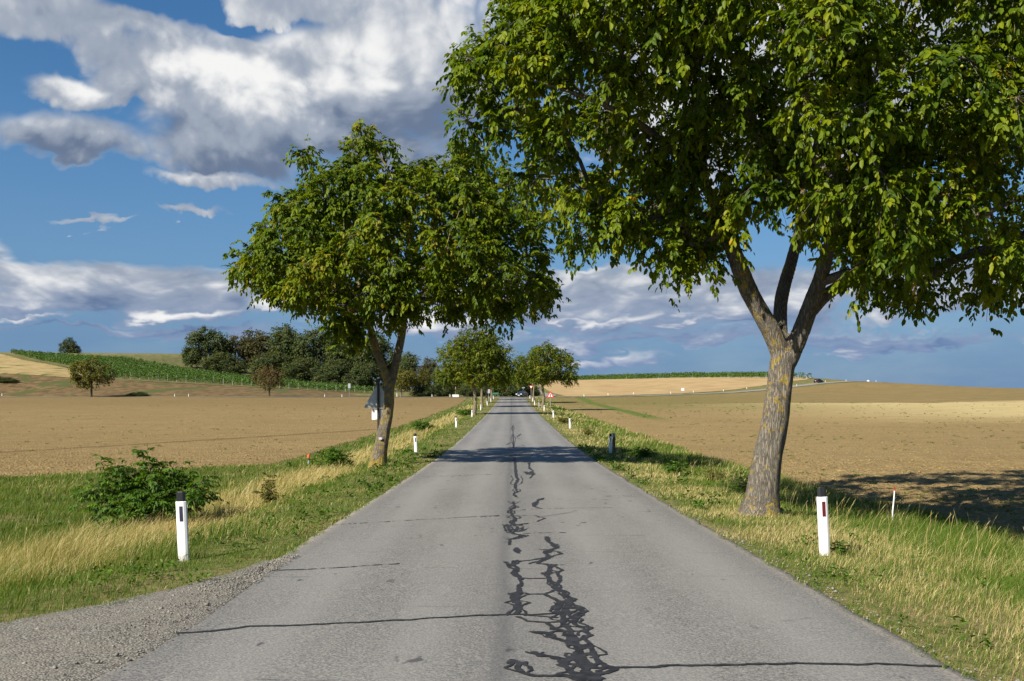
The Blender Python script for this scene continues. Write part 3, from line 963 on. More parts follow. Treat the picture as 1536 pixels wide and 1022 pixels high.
# ------------------------------------------------------------------ bitumen crack seals on the road
def crack_seals():
    A = lambda pts: [(720 + x / 4.223, 780 + y / 4.223) for x, y in pts]
    B = lambda pts: [(720 + x / 5.38, 640 + y / 5.38) for x, y in pts]
    L = []
    for w, p in [
        (.05, [(420, 110), (430, 140), (470, 160), (490, 180), (440, 200), (410, 215), (440, 235), (390, 260), (370, 280), (420, 287)]),
        (.025, [(420, 287), (470, 287), (540, 287)]), (.03, [(355, 195), (440, 190), (495, 178)]),
        (.035, [(440, 200), (500, 205), (515, 218), (470, 230), (430, 240)]), (.04, [(400, 245), (300, 262), (245, 268), (235, 260)]),
        (.035, [(385, 262), (350, 272), (315, 282)]),
        (.05, [(455, 290), (440, 320), (425, 350), (440, 390), (470, 420), (490, 440), (520, 460), (545, 490), (575, 510), (585, 540), (640, 565), (655, 590), (620, 600), (590, 625)]),
        (.07, [(590, 625), (600, 650), (620, 680)]),
        (.045, [(620, 680), (710, 690), (650, 715), (700, 735), (650, 755), (700, 790), (710, 830)]),
        (.075, [(690, 800), (710, 840), (730, 880), (760, 915)]), (.05, [(760, 915), (800, 932), (840, 942)]),
        (.04, [(455, 290), (530, 322), (485, 340), (505, 370), (495, 400), (480, 425)]), (.03, [(440, 320), (490, 330)]),
        (.06, [(235, 262), (205, 285), (235, 310), (220, 345), (250, 370), (265, 410), (240, 440)]),
        (.085, [(240, 440), (250, 470), (225, 500), (235, 530), (245, 570), (228, 605)]), (.05, [(215, 470), (200, 495), (215, 530)]),
        (.045, [(160, 270), (190, 305), (225, 325)]), (.035, [(250, 372), (310, 375), (425, 373)]),
        (.035, [(270, 475), (410, 475), (470, 450), (500, 455)]), (.045, [(410, 475), (440, 490), (480, 510), (500, 530)]),
        (.06, [(500, 530), (480, 560), (490, 590), (520, 610)]), (.10, [(540, 545), (545, 580), (525, 620), (530, 650), (545, 680), (570, 710), (585, 735)]),
        (.05, [(500, 525), (545, 520), (570, 560), (620, 570)]), (.11, [(585, 735), (600, 765), (605, 800), (625, 840)]),
        (.05, [(560, 730), (575, 780), (600, 800)]), (.14, [(620, 845), (605, 880), (560, 900)]), (.10, [(560, 890), (530, 920), (560, 950), (600, 985), (620, 1022)]),
        (.12, [(610, 880), (640, 910), (670, 945), (660, 985), (650, 1022)]), (.06, [(640, 860), (665, 900), (700, 940)]),
        (.04, [(0, 610), (215, 605), (380, 605), (490, 600)]), (.04, [(240, 622), (300, 645), (420, 658), (500, 650)]),
        (.03, [(310, 610), (380, 618), (490, 625)]), (.05, [(420, 660), (460, 690), (510, 705), (570, 715)]),
        (.05, [(335, 715), (420, 725), (440, 745), (500, 765), (560, 785), (600, 800)]), (.03, [(430, 730), (470, 712), (520, 712), (560, 730)]),
        (.05, [(345, 850), (360, 855), (430, 868), (530, 885)]), (.06, [(205, 897), (240, 912), (232, 950), (290, 985)]),
        (.045, [(290, 985), (350, 995), (530, 1000), (600, 1010)]), (.05, [(690, 965), (715, 985), (690, 1022)]),
        (.06, [(760, 1022), (740, 990), (800, 970), (850, 945)]), (.045, [(680, 944), (760, 942), (850, 942), (1098, 935)]),
        (.05, [(225, 185), (238, 200), (245, 215)]), (.06, [(190, 125), (185, 160)]),
    ]:
        L.append((w, A(p)))
    for w, p in [
        (.10, [(265, 0), (266, 60), (268, 110), (272, 170)]), (.17, [(276, 250), (283, 300), (287, 350), (290, 400)]),
        (.15, [(290, 400), (305, 430), (285, 470), (285, 500)]), (.07, [(285, 500), (300, 525), (272, 548), (292, 572)]),
        (.10, [(270, 610), (280, 650), (245, 680), (262, 720), (290, 750)]), (.06, [(290, 750), (250, 780), (300, 800), (340, 790), (380, 785)]),
        (.05, [(215, 795), (235, 830), (245, 860), (270, 870), (330, 880), (362, 885), (300, 905), (240, 915)]),
        (.10, [(255, 790), (300, 815), (290, 850), (330, 850), (345, 820)]), (.06, [(240, 912), (235, 960)]),
        (.05, [(395, 290), (400, 340), (430, 360), (380, 380), (440, 380), (400, 420)]), (.06, [(360, 365), (395, 390), (430, 370)]),
        (.05, [(510, 580), (470, 600), (440, 625), (440, 650), (490, 665)]), (.03, [(0, 733), (220, 722), (440, 722), (520, 745), (465, 770)]),
        (.03, [(270, 685), (430, 668), (760, 660), (1076, 655)]), (.03, [(600, 588), (1030, 588)]), (.03, [(300, 625), (430, 625)]),
        (.03, [(360, 868), (500, 862), (600, 860), (685, 860)]), (.03, [(-560, 405), (0, 390), (600, 382), (830, 378)]), (.03, [(300, 580), (510, 580)]),
        (.05, [(255, 90), (300, 85), (330, 60)]), (.05, [(300, 95), (340, 105)]), (.06, [(305, 60), (330, 62)]), (.05, [(335, 150), (365, 160)]),
        (.05, [(210, 150), (240, 135), (262, 128)]), (.06, [(390, 290), (450, 288)]), (.08, [(290, 985), (310, 1022)]),
    ]:
        L.append((w, B(p)))
    L += [(.042, [(215, 952), (260, 950), (325, 946), (368, 940), (420, 939), (500, 936), (600, 931), (722, 924)]),
          (.03, [(404, 856), (500, 852), (598, 846)]), (.03, [(500, 787), (657, 778.5), (762, 773)]),
          (.045, [(975, 1002), (1000, 999.5), (1100, 998), (1192, 996), (1300, 996), (1419, 999)]), (.03, [(618, 716), (736, 712)]),
          (.08, [(769, 628), (770, 636), (769, 645)]), (.08, [(772, 612), (770, 622), (769, 629)]), (.05, [(774, 634), (777, 631)]),
          (.03, [(905, 745), (960, 742)]), (.03, [(690, 650), (705, 651)])]
    # one flat sheet: the union of the poured lines, cut out of a fine grid by marching squares
    xs = np.arange(-3.05, 3.3, 0.012)
    ys = np.exp(np.arange(math.log(5.0), math.log(78), 0.0021))
    X, Y = np.meshgrid(xs, ys)
    Xw = X + .045 * (fbm(X * 7, Y * 6, 171, 3) - .5); Yw = Y + .06 * (fbm(X * 7, Y * 6, 175, 3) - .5)
    edge = .036 * (fbm(X * 24, Y * 20, 177, 3) - .5)
    Fd = np.full(X.shape, 9.0); seen = []
    for w, pts in L:
        g = np.array([on_road(*p) for p in pts])
        lines = [(w * (.50 if w > .09 else .66 if w > .055 else 1.0), g)]
        if .045 < w < .16 and len(g) > 2:
            for sgn in (-1, 1):        # lacy side runs of a poured web of cracks
                u = np.arange(len(g) * 4 - 3) / 4
                h = np.column_stack([np.interp(u, np.arange(len(g)), g[:, c]) for c in (0, 1)])
                a_ = min(.11, w * .95)
                h[:, 0] += sgn * a_ * (vn(u * 1.7, u * 0 + len(seen), 191) * 1.9 - .45); h[:, 1] += a_ * 1.5 * (vn(u * 2.1, u * 0 + len(seen), 193) - .5)
                lines.append((.024, h))
        seen.append(1)
        for w, p, q in [(ww, p, q) for ww, gg in lines for p, q in zip(gg[:-1], gg[1:])]:
            lo = np.minimum(p, q) - .2; hi = np.maximum(p, q) + .2
            i0, i1 = np.searchsorted(ys, (lo[1], hi[1])); j0, j1 = np.searchsorted(xs, (lo[0], hi[0]))
            if i1 <= i0 or j1 <= j0: continue
            sx = Xw[i0:i1, j0:j1]; sy = Yw[i0:i1, j0:j1]
            d = q - p
            t = np.clip(((sx - p[0]) * d[0] + (sy - p[1]) * d[1]) / (d @ d + 1e-9), 0, 1)
            r = np.hypot(sx - p[0] - t * d[0], sy - p[1] - t * d[1]) - w * .5
            Fd[i0:i1, j0:j1] = np.minimum(Fd[i0:i1, j0:j1], r)
    Fd = Fd + edge * np.clip(Y / 14, .55, 1.2)
    ins = Fd < 0
    cell = ins[:-1, :-1] | ins[1:, :-1] | ins[:-1, 1:] | ins[1:, 1:]
    vid = {}; VV = []; quads = []; polys = []
    def vert(key, x, y):
        if key not in vid:
            vid[key] = len(VV); VV.append((x, y))
        return vid[key]
    for i, j in zip(*np.nonzero(cell)):
        cs = ((i, j), (i, j + 1), (i + 1, j + 1), (i + 1, j))
        out = []
        for k in range(4):
            (a0, b0), (a1, b1) = cs[k], cs[(k + 1) % 4]
            f0, f1 = Fd[a0, b0], Fd[a1, b1]
            if f0 < 0: out.append(vert((a0, b0), xs[b0], ys[a0]))
            if (f0 < 0) != (f1 < 0):
                t = f0 / (f0 - f1)
                out.append(vert((min(a0, a1), min(b0, b1), a0 == a1), xs[b0] + (xs[b1] - xs[b0]) * t, ys[a0] + (ys[a1] - ys[a0]) * t))
        if len(out) >= 3: polys.append(out)
    VV = np.array(VV)
    z = PZ(VV[:, 1]) - 0.012 * np.abs((VV[:, 0] - .1) / 3.0) + 0.005 + 0.006
    byn = [[p for p in polys if len(p) == k] for k in (3, 4, 5, 6)]
    road = bpy.data.objects["road"]
    o = link("crack_seal", make_mesh("crack_seal", np.column_stack([VV, z]), [np.array(p) for p in byn if p], M_TAR), road)
    o["label"] = "black bitumen seal poured over the branching cracks"


crack_seals()


# ------------------------------------------------------------------ trees
def leaflets(P, D, L, Wd, nrm_up, tint, oval=False):
    """P base (n,3), D unit direction (n,3), L length, Wd width: folded two-triangle leaflets"""
    n = len(P)
    side = np.cross(D, nrm_up)
    side /= np.linalg.norm(side, axis=1)[:, None] + 1e-9
    up = np.cross(side, D)
    L = np.broadcast_to(L, (n,))[:, None]; Wd = np.broadcast_to(Wd, (n,))[:, None]
    a = P
    tip = P + D * L - up * L * 0.10
    mid = P + D * L * 0.45 + up * Wd * 0.05
    if not oval:
        l = mid + side * Wd * .5 + up * Wd * .22
        r = mid - side * Wd * .5 + up * Wd * .22
        V = np.stack([a, r, tip, l], 1).reshape(-1, 3)
        b = np.arange(n)[:, None] * 4
        Fq = np.concatenate([b + np.array([[0, 1, 2]]), b + np.array([[0, 2, 3]])])
        return V, Fq, np.repeat(tint, 4)
    q1 = P + D * L * .28 + up * Wd * .05; q2 = P + D * L * .70 - up * L * .03
    V = np.stack([a, q1 - side * Wd * .44 + up * Wd * .2, q2 - side * Wd * .46 + up * Wd * .2, tip,
                  q2 + side * Wd * .46 + up * Wd * .2, q1 + side * Wd * .44 + up * Wd * .2], 1).reshape(-1, 3)
    b = np.arange(n)[:, None] * 6
    Fq = np.concatenate([b + np.array([[0, 1, 2, 3]]), b + np.array([[0, 3, 4, 5]])])
    return V, Fq, np.repeat(tint, 6)


def rand_dir(n, zmin=-1.0, zmax=1.0):
    z = rng.uniform(zmin, zmax, n); a = rng.uniform(0, 2 * math.pi, n); r = np.sqrt(np.maximum(0, 1 - z * z))
    return np.stack([r * np.cos(a), r * np.sin(a), z], 1)


def nrm(v):
    return v / (np.linalg.norm(v, axis=-1, keepdims=True) + 1e-9)


def compound_leaves(base, out, nl, Lr, ll, lw, tint, oval=False):
    """pinnate drooping leaves: base (n,3), out direction (n,3), nl leaflets each"""
    n = len(base)
    out = nrm(out)
    side = nrm(np.cross(out, np.array([0, 0, 1.0])) + 1e-4)
    Ps, Ds, Ls, Ws, Ts, Us = [], [], [], [], [], []
    Lr = Lr * rng.uniform(.75, 1.25, n)[:, None]
    droop = rng.uniform(.3, .9, n)[:, None]
    for i in range(nl):
        term = i == nl - 1
        s = 1.0 if term else (0.35 + 0.6 * (i // 2) / max(1, (nl - 1) // 2))
        pos = base + out * Lr * s + np.array([0, 0, -1.0]) * droop * Lr * s * s * .6
        sg = 0.0 if term else (1 if i % 2 else -1)
        d = out * (0.75 if not term else 1.0) + side * sg * .85 + np.array([0, 0, -1.0]) * (0.35 + droop) + rng.normal(0, .22, (n, 3))
        Ps.append(pos); Ds.append(nrm(d))
        sc = rng.uniform(.55, 1.3, n)
        Ls.append(ll * sc); Ws.append(lw * sc)
        Ts.append(np.clip(tint + rng.normal(0, .06, n), 0, 1))
        Us.append(nrm(np.array([0, 0, 1.0]) * 0.75 + out * 0.55 + rng.normal(0, .35, (n, 3))))
    return leaflets(np.concatenate(Ps), np.concatenate(Ds), np.concatenate(Ls), np.concatenate(Ws), np.concatenate(Us), np.concatenate(Ts), oval)


def in_poly(px, py, poly):
    c = np.zeros(len(px), bool)
    n = len(poly)
    for i in range(n):
        x1, y1 = poly[i]; x2, y2 = poly[(i + 1) % n]
        k = ((y1 > py) != (y2 > py)) & (px < (x2 - x1) * (py - y1) / (y2 - y1 + 1e-9) + x1)
        c ^= k
    return c


def dist_poly(px, py, poly):
    d = np.full(len(px), 1e9)
    n = len(poly)
    for i in range(n):
        a = np.array(poly[i], float); b = np.array(poly[(i + 1) % n], float)
        ab = b - a
        t = np.clip(((px - a[0]) * ab[0] + (py - a[1]) * ab[1]) / (ab @ ab + 1e-9), 0, 1)
        d = np.minimum(d, np.hypot(px - a[0] - t * ab[0], py - a[1] - t * ab[1]))
    return d


def crown_points_outline(poly, d0, depth, n, inset, mind, maxe, front=None):
    """points spread through a round volume whose outline is poly (metres x,z at distance d0)"""
    P = np.array(poly, float)
    lo, hi = P.min(0), P.max(0)
    acc = np.zeros((0, 3))
    tries = 0
    while len(acc) < n and tries < 60:
        tries += 1
        m = 1500
        px = rng.uniform(lo[0], hi[0], m); py = rng.uniform(lo[1], hi[1], m)
        k = in_poly(px, py, poly)
        px, py = px[k], py[k]
        e = dist_poly(px, py, poly)
        k = e > inset * rng.uniform(.4, 1.4, len(e))
        px, py, e = px[k], py[k], e[k]
        t = depth * np.sqrt(np.clip(1 - (1 - np.clip(e / maxe, 0, 1)) ** 2, 0, 1))
        s = rng.uniform(0, 1, len(px)) ** 0.55 * np.where(rng.random(len(px)) < .58, -1, 1)
        if front is not None: s = np.where(s < 0, s * front(px, py), s)
        d = d0 + s * t * np.where((s > 0) & (front is not None), 1.22, 1.0)
        pts = np.stack([W(px, d), d, Zp(py, d)], 1)
        for p in pts:
            if len(acc) == 0 or np.min(np.linalg.norm(acc - p, axis=1)) > mind:
                acc = np.vstack([acc, p])
                if len(acc) >= n: break
    return acc


def lobed_points(lobes, n, mind):
    acc = np.zeros((0, 3)); tries = 0
    vol = np.array([l[1][0] * l[1][1] * l[1][2] for l in lobes]); vol = vol / vol.sum()
    while len(acc) < n and tries < 4000:
        tries += 1
        c, r = lobes[rng.choice(len(lobes), p=vol)]
        p = np.array(c) + np.array(r) * rand_dir(1)[0] * rng.uniform(.25, 1) ** .5
        if len(acc) == 0 or np.min(np.linalg.norm(acc - p, axis=1)) > mind:
            acc = np.vstack([acc, p])
    return acc


def grow(limbs, clusters, rmin, kexp=0.5):
    """limbs: list of (points, radii). returns limb tubes (resampled) + twigs list (points,radii)"""
    nodes = []; parent = []; cnt = []; fixed = []
    for pts, rad in limbs:
        pts = np.asarray(pts, float)
        s = np.concatenate([[0], np.cumsum(np.linalg.norm(np.diff(pts, axis=0), axis=1))])
        u = np.linspace(0, s[-1], max(2, int(s[-1] / 0.3)))
        for i, uu in enumerate(u):
            nodes.append([np.interp(uu, s, pts[:, k]) for k in range(3)])
            fixed.append(np.interp(uu, s, rad))
            parent.append(-1); cnt.append(0)
    nl = len(nodes)
    NP = np.array(nodes)
    root = np.array(limbs[0][0][-1])
    order = np.argsort(np.linalg.norm(clusters - root, axis=1))
    ends = []
    allow = np.array([1.0 if i > 0 else 0 for i in range(nl)])
    NP = np.array(nodes)
    chains = []
    nfix = len(limbs[0][0])
    for ci in order:
        c = clusters[ci]
        dv = c - NP
        dist = np.linalg.norm(dv, axis=1)
        # prefer joints lying closer to the trunk than the cluster
        cost = dist + 0.35 * np.maximum(0, np.linalg.norm(NP - root, axis=1) - np.linalg.norm(c - root)) + 0.25 * np.maximum(0, NP[:, 2] - c[2])
        trunkmask = np.zeros(len(NP)); trunkmask[:TR_N] = 3.0
        cost = cost + trunkmask
        j = int(np.argmin(cost))
        a = NP[j]
        L = np.linalg.norm(c - a)
        n = max(2, int(L / 0.35))
        t = np.linspace(0, 1, n + 1)[1:]
        bend = np.array([0, 0, 1.0]) * L * 0.12 + rng.normal(0, .05, 3) * L
        pts = a + (c - a) * t[:, None] + bend * (4 * t * (1 - t))[:, None] + rng.normal(0, .02, (n, 3)) * L * (t * (1 - t) * 4)[:, None]
        base = len(nodes)
        prev = j
        idx = []
        for p in pts:
            nodes.append(list(p)); parent.append(prev); cnt.append(0); fixed.append(0)
            prev = len(nodes) - 1; idx.append(prev)
        NP = np.vstack([NP, pts])
        chains.append((j, idx))
        q = prev
        while q >= nl:
            cnt[q] += 1
            q = parent[q]
    twigs = []
    for j, idx in chains:
        pts = np.array([nodes[j]] + [nodes[i] for i in idx])
        rad = [rmin * (cnt[i] ** kexp) for i in idx]
        r0 = rad[0] * 1.08
        twigs.append((pts, np.minimum([r0] + rad, 0.09)))
    return twigs


TR_N = 0


def remeshed(parts, voxel, m, name):
    V = []; Fc = []; nv = 0
    for pts, rad in parts:
        pts = np.asarray(pts, float); rad = np.asarray(rad, float)
        s = np.concatenate([[0], np.cumsum(np.linalg.norm(np.diff(pts, axis=0), axis=1))])
        u = np.linspace(0, s[-1], max(4, int(s[-1] / 0.12)))
        # smooth (Catmull-like) by interpolation then box filter
        c = np.stack([np.interp(u, s, pts[:, k]) for k in range(3)], 1)
        r = np.interp(u, s, rad)
        for _ in range(4):
            c[1:-1] = (c[:-2] + c[1:-1] * 2 + c[2:]) / 4
            r[1:-1] = (r[:-2] + r[1:-1] * 2 + r[2:]) / 4
        v, q = tube(c, r, 18)
        V.append(v); Fc += [tuple(int(i) + nv for i in f) for f in q]
        Fc.append(tuple(nv + i for i in range(17, -1, -1))); Fc.append(tuple(nv + len(v) - 18 + i for i in range(18)))
        nv += len(v)
    me = bpy.data.meshes.new(name + "_raw")
    me.from_pydata(np.concatenate(V).tolist(), [], Fc)
    o = bpy.data.objects.new("tmp", me); COL.objects.link(o)
    md = o.modifiers.new("r", 'REMESH'); md.mode = 'VOXEL'; md.voxel_size = voxel; md.use_smooth_shade = True
    sm = o.modifiers.new("s", 'SMOOTH'); sm.factor = 0.6; sm.iterations = 6
    dg = bpy.context.evaluated_depsgraph_get()
    me2 = bpy.data.meshes.new_from_object(o.evaluated_get(dg))
    bpy.data.objects.remove(o); bpy.data.meshes.remove(me)
    n = len(me2.vertices)
    co = np.zeros(n * 3, np.float32); no = np.zeros(n * 3, np.float32)
    me2.vertices.foreach_get('co', co); me2.vertices.foreach_get('normal', no)
    co = co.reshape(-1, 3); no = no.reshape(-1, 3)
    ang = np.arctan2(no[:, 1], no[:, 0])
    lump = 0.030 * (fbm(ang * 1.2 + 9, co[:, 2] * 1.3, 81, 3) - .5) + 0.02 * (vn(ang * 6, co[:, 2] * 2.2, 84) - .5)
    co = co + no * lump[:, None].astype(np.float32)
    me2.vertices.foreach_set('co', co.ravel())
    me2.materials.clear(); me2.materials.append(m)
    me2.polygons.foreach_set('use_smooth', np.ones(len(me2.polygons), bool))
    me2.update()
    me2.name = name
    return me2


def make_crown(clusters, twig_n, spread, leaf_per_twig, nl, Lr, ll, lw, mat, centre, nuts=0, tint_mu=.42, tint_sd=.2, droop=.35, oval=False):
    n = len(clusters)
    cl = np.repeat(clusters, twig_n, 0)
    ctint = np.repeat(rng.normal(0, .13, n), twig_n)
    outw = nrm(cl - centre)
    dirs = nrm(outw * .55 + rand_dir(len(cl)) + np.array([0, 0, -droop]))
    Lt = spread * rng.uniform(.45, 1.15, len(cl))
    # leaves along each twig
    m = leaf_per_twig
    s = np.tile(np.linspace(.3, 1, m), len(cl)) + rng.normal(0, .06, len(cl) * m)
    base = np.repeat(cl, m, 0) + np.repeat(dirs * Lt[:, None], m, 0) * s[:, None]
    base[:, 2] -= np.repeat(Lt, m) * s * s * .22
    out = nrm(np.repeat(dirs, m, 0) * .6 + rand_dir(len(base)))
    tint = np.clip(tint_mu + np.repeat(ctint, m) + rng.normal(0, tint_sd, len(base)), 0, .88)
    yel = rng.random(len(base)) < .0025
    tint[yel] = 1.0
    V, Fq, tt = compound_leaves(base, out, nl, Lr, ll, lw, tint, oval)
    mats = [mat]; fm = np.zeros(len(Fq), int)
    faces = [Fq]
    # twig stems
    tw = []
    if nuts:
        k = rng.choice(len(base), nuts, replace=False)
        c = base[k] + np.array([0, 0, -.08]) + rng.normal(0, .03, (nuts, 3))
        r = rng.uniform(.020, .028, nuts)[:, None, None]
        oc = np.array([(1, 0, 0), (-1, 0, 0), (0, 1, 0), (0, -1, 0), (0, 0, 1), (0, 0, -1), (.6, .6, .6), (-.6, .6, .6), (-.6, -.6, .6), (.6, -.6, .6),
                       (.6, .6, -.6), (-.6, .6, -.6), (-.6, -.6, -.6), (.6, -.6, -.6)])
        # octahedron with pulled corners: enough for a 5 cm nut at this distance
        v = (c[:, None] + oc[None, :6] * r * 1.15).reshape(-1, 3)
        b = np.arange(nuts)[:, None] * 6 + len(V)
        fs = np.concatenate([b + np.array([f]) for f in [(0, 2, 4), (2, 1, 4), (1, 3, 4), (3, 0, 4), (2, 0, 5), (1, 2, 5), (3, 1, 5), (0, 3, 5)]])
        V = np.concatenate([V, v]); tt = np.concatenate([tt, np.full(len(v), .5)])
        faces.append(fs); mats.append(M_NUT); fm = np.concatenate([fm, np.ones(len(fs), int)])
    # thin green-brown twigs
    sel = np.arange(len(cl))
    a = cl[sel]; bnd = a + dirs[sel] * Lt[sel][:, None] + np.array([0, 0, -.22]) * Lt[sel][:, None]
    return V, faces, mats, fm, tt, (a, bnd)


def twig_mesh(a, b, r):
    n = len(a)
    d = nrm(b - a); s1 = nrm(np.cross(d, np.array([.3, .2, 1.0]))); s2 = np.cross(d, s1)
    V = []
    for k in range(3):
        an = k * 2.0944
        o = (math.cos(an) * s1 + math.sin(an) * s2) * r
        V += [a + o, b + o * .4]
    V = np.stack(V, 1).reshape(-1, 3)
    bi = np.arange(n)[:, None] * 6
    Q = np.concatenate([bi + np.array([(0, 2, 3, 1)]), bi + np.array([(2, 4, 5, 3)]), bi + np.array([(4, 0, 1, 5)])])
    return V, Q


def absorb(o, me):
    """joins mesh me into the mesh of object o"""
    bm = bmesh.new(); bm.from_mesh(o.data); bm.from_mesh(me)
    bm.to_mesh(o.data); bm.free(); bpy.data.meshes.remove(me)


def hero_tree(name, label, base, trunk, limbs, clusters, bark, leafmat, crown_kw, voxel=.03, rmin=.011, centre=None):
    global TR_N
    root = thing(name, label, 'tree', base)
    base = np.array(base)
    tr_len = np.sum(np.linalg.norm(np.diff(np.array(trunk[0]), axis=0), axis=1))
    TR_N = max(2, int(tr_len / .3))
    twigs = grow([trunk] + limbs, clusters, rmin)
    parts = [(np.array(p) - base, r) for p, r in [trunk] + limbs]
    tr = link("trunk", remeshed(parts, voxel, bark, "trunk"), root)
    V = []; Q = []; nv = 0
    for p, r in twigs:
        v, q = tube(p - base, r, 6)
        V.append(v); Q.append(q + nv); nv += len(v)
    cv, cf, cm, fm, tt, (ta, tb) = make_crown(clusters, mat=leafmat, centre=centre, **crown_kw)
    v, q = twig_mesh(ta - base, tb - base, .007)
    V.append(v); Q.append(q + nv)
    absorb(tr, make_mesh("branches", np.concatenate(V), [np.concatenate(Q)], bark, smooth=True))
    link("crown", make_mesh("crown", cv - base, cf, cm, fm, attrs={'tint': tt}), root)
    return root


def px_path(lst, d0, slope=0.0):
    """[(px,py,width px, depth offset)] -> points, radii"""
    P = []; Rr = []
    for px, py, w, dd in lst:
        d = d0 + dd
        P.append((W(px, d), d, Zp(py, d))); Rr.append(w * (.92 if d0 > 30 else .98) / 2 * d / F)
    return np.array(P), np.array(Rr)


# -- the near walnut on the right
D1 = 18.4
zb = Tf(W(1141, D1), D1)
yb = 600 + (CAMZ - zb) * F / D1
trunk = px_path([(1139, yb + 14, 84, 0), (1140, yb - 2, 64, 0), (1142, yb - 14, 53, 0), (1144, 735, 48, 0), (1150, 690, 43, 0), (1161, 640, 41, 0), (1167, 598, 38.5, 0), (1172, 560, 37, 0), (1175, 530, 38, 0)], D1)
limbs = [
    px_path([(1174, 540, 30, 0), (1164, 510, 29, -.05), (1146, 478, 28, -.1), (1125, 442, 27, -.15), (1112, 410, 26, -.2), (1103, 385, 24, -.3), (1085, 330, 21, -.5),
             (1062, 285, 18, -.8), (1020, 235, 15, -1.2), (960, 185, 11, -1.8), (890, 150, 8, -2.2), (800, 120, 4, -2.4)], D1),
    px_path([(1170, 512, 24, .05), (1169, 471, 21, .3), (1174, 434, 19.5, .5), (1186, 397, 18, .7), (1200, 340, 16, .9), (1205, 260, 14, 1.0), (1190, 170, 11, 1.0), (1175, 60, 8, .8), (1170, -80, 5, .6)], D1),
    px_path([(1180, 545, 30, 0), (1196, 512, 28, -.05), (1211, 470, 26, -.1), (1227, 430, 23, -.2), (1236, 400, 20, -.3), (1248, 350, 18, -.5), (1275, 280, 15, -.8), (1310, 200, 12, -1.1), (1350, 110, 9, -1.3), (1390, -20, 5, -1.3)], D1),
    px_path([(1216, 468, 20, .0), (1240, 440, 19, .15), (1268, 424, 17, .3), (1305, 413, 15.5, .6), (1350, 396, 13, .9), (1420, 350, 11, 1.2), (1500, 310, 8, 1.3), (1600, 270, 4, 1.3)], D1),
    px_path([(1112, 412, 15, -.2), (1090, 360, 13, .2), (1040, 310, 11, .9), (970, 290, 8, 1.5), (880, 280, 4, 1.8)], D1),
    px_path([(1203, 340, 11, .9), (1240, 250, 10, 1.8), (1290, 170, 8, 2.8), (1340, 90, 4, 3.4)], D1),
    px_path([(1062, 286, 11, -.8), (1050, 200, 10, -1.3), (1040, 90, 8, -1.8), (1030, -40, 4, -2.2)], D1),
]
poly_r = [(800, -120), (760, -40), (742, 10), (712, 35), (690, 60), (652, 95), (660, 112), (690, 125), (672, 140), (690, 160), (676, 185), (700, 205), (725, 205), (742, 235),
          (770, 260), (788, 310), (812, 335), (815, 360), (850, 380), (885, 392), (905, 375), (925, 385), (935, 365), (955, 410), (985, 385), (962, 440), (995, 445), (1015, 425),
          (1045, 440), (1075, 450), (1100, 455), (1098, 395), (1118, 345), (1150, 325), (1178, 312), (1205, 322), (1225, 345), (1245, 372), (1275, 415), (1300, 428), (1325, 455),
          (1350, 445), (1365, 480), (1345, 500), (1378, 515), (1400, 490), (1395, 460), (1420, 440), (1450, 450), (1490, 445), (1510, 475), (1536, 450), (1580, 440), (1640, 400),
          (1690, 330), (1730, 230), (1735, 120), (1700, 0), (1640, -110), (1550, -200), (1400, -260), (1200, -280), (1000, -230), (880, -170)]
front_r = lambda px, py: 1 - np.interp(px, [1000, 1090, 1190], [1, 1, 0]) * np.interp(py, [-120, 60, 200, 300], [0, .40, .68, .72])
cl1 = crown_points_outline(poly_r, D1, 5.8, 560, 26, .42, 260, front_r)
bx, by = W(1141, D1), D1
hero_tree("walnut_tree", "large walnut tree with forked pale trunk on the right verge, crown overhanging the road", (bx, by, zb - .02), trunk, limbs, cl1, M_BARK, M_LEAF,
          dict(twig_n=9, spread=.64, leaf_per_twig=6, nl=7, Lr=.23, ll=.118, lw=.056, oval=True, nuts=420, tint_mu=.44, tint_sd=.2), .03, .0105, np.array([bx + .3, D1, 7.0]))

# -- the walnut on the left verge
D2 = 34.4
zb = Tf(W(566, D2), D2)
yb = 600 + (CAMZ - zb) * F / D2
trunk = px_path([(566, yb + 8, 40, 0), (566.5, yb - 2, 31, 0), (568, yb - 10, 26, 0), (571, 672, 22, 0), (576, 645, 20, 0), (582, 620, 17.5, 0), (584, 595, 16.5, 0), (584, 572, 16.5, 0)], D2)
limbs = [
    px_path([(584, 584, 14, 0), (579, 562, 14, -.1), (570, 541, 13.5, -.2), (561, 516, 12, -.3), (557, 495, 10.5, -.4), (545, 460, 8, -.8), (520, 420, 6.5, -1.3), (470, 390, 5, -1.8), (410, 385, 3, -2)], D2),
    px_path([(585, 584, 14, 0), (590, 562, 14, .1), (595, 538, 13.5, .1), (604, 497, 12, .1), (607, 462, 10.5, .1), (612, 410, 7.5, .3), (618, 340, 6, .5), (600, 280, 4.5, .5), (560, 220, 3, .5)], D2),
    px_path([(606, 480, 7, .1), (640, 430, 6, -.4), (690, 380, 5, -1.0), (740, 330, 4, -1.4), (780, 310, 2.5, -1.5)], D2),
    px_path([(556, 492, 6, -.4), (540, 430, 5.5, .8), (500, 350, 4.5, 1.6), (470, 270, 3, 2.0)], D2),
    px_path([(610, 430, 6, .3), (670, 420, 5, 1.2), (740, 420, 3.5, 2.0), (790, 420, 2, 2.2)], D2),
]
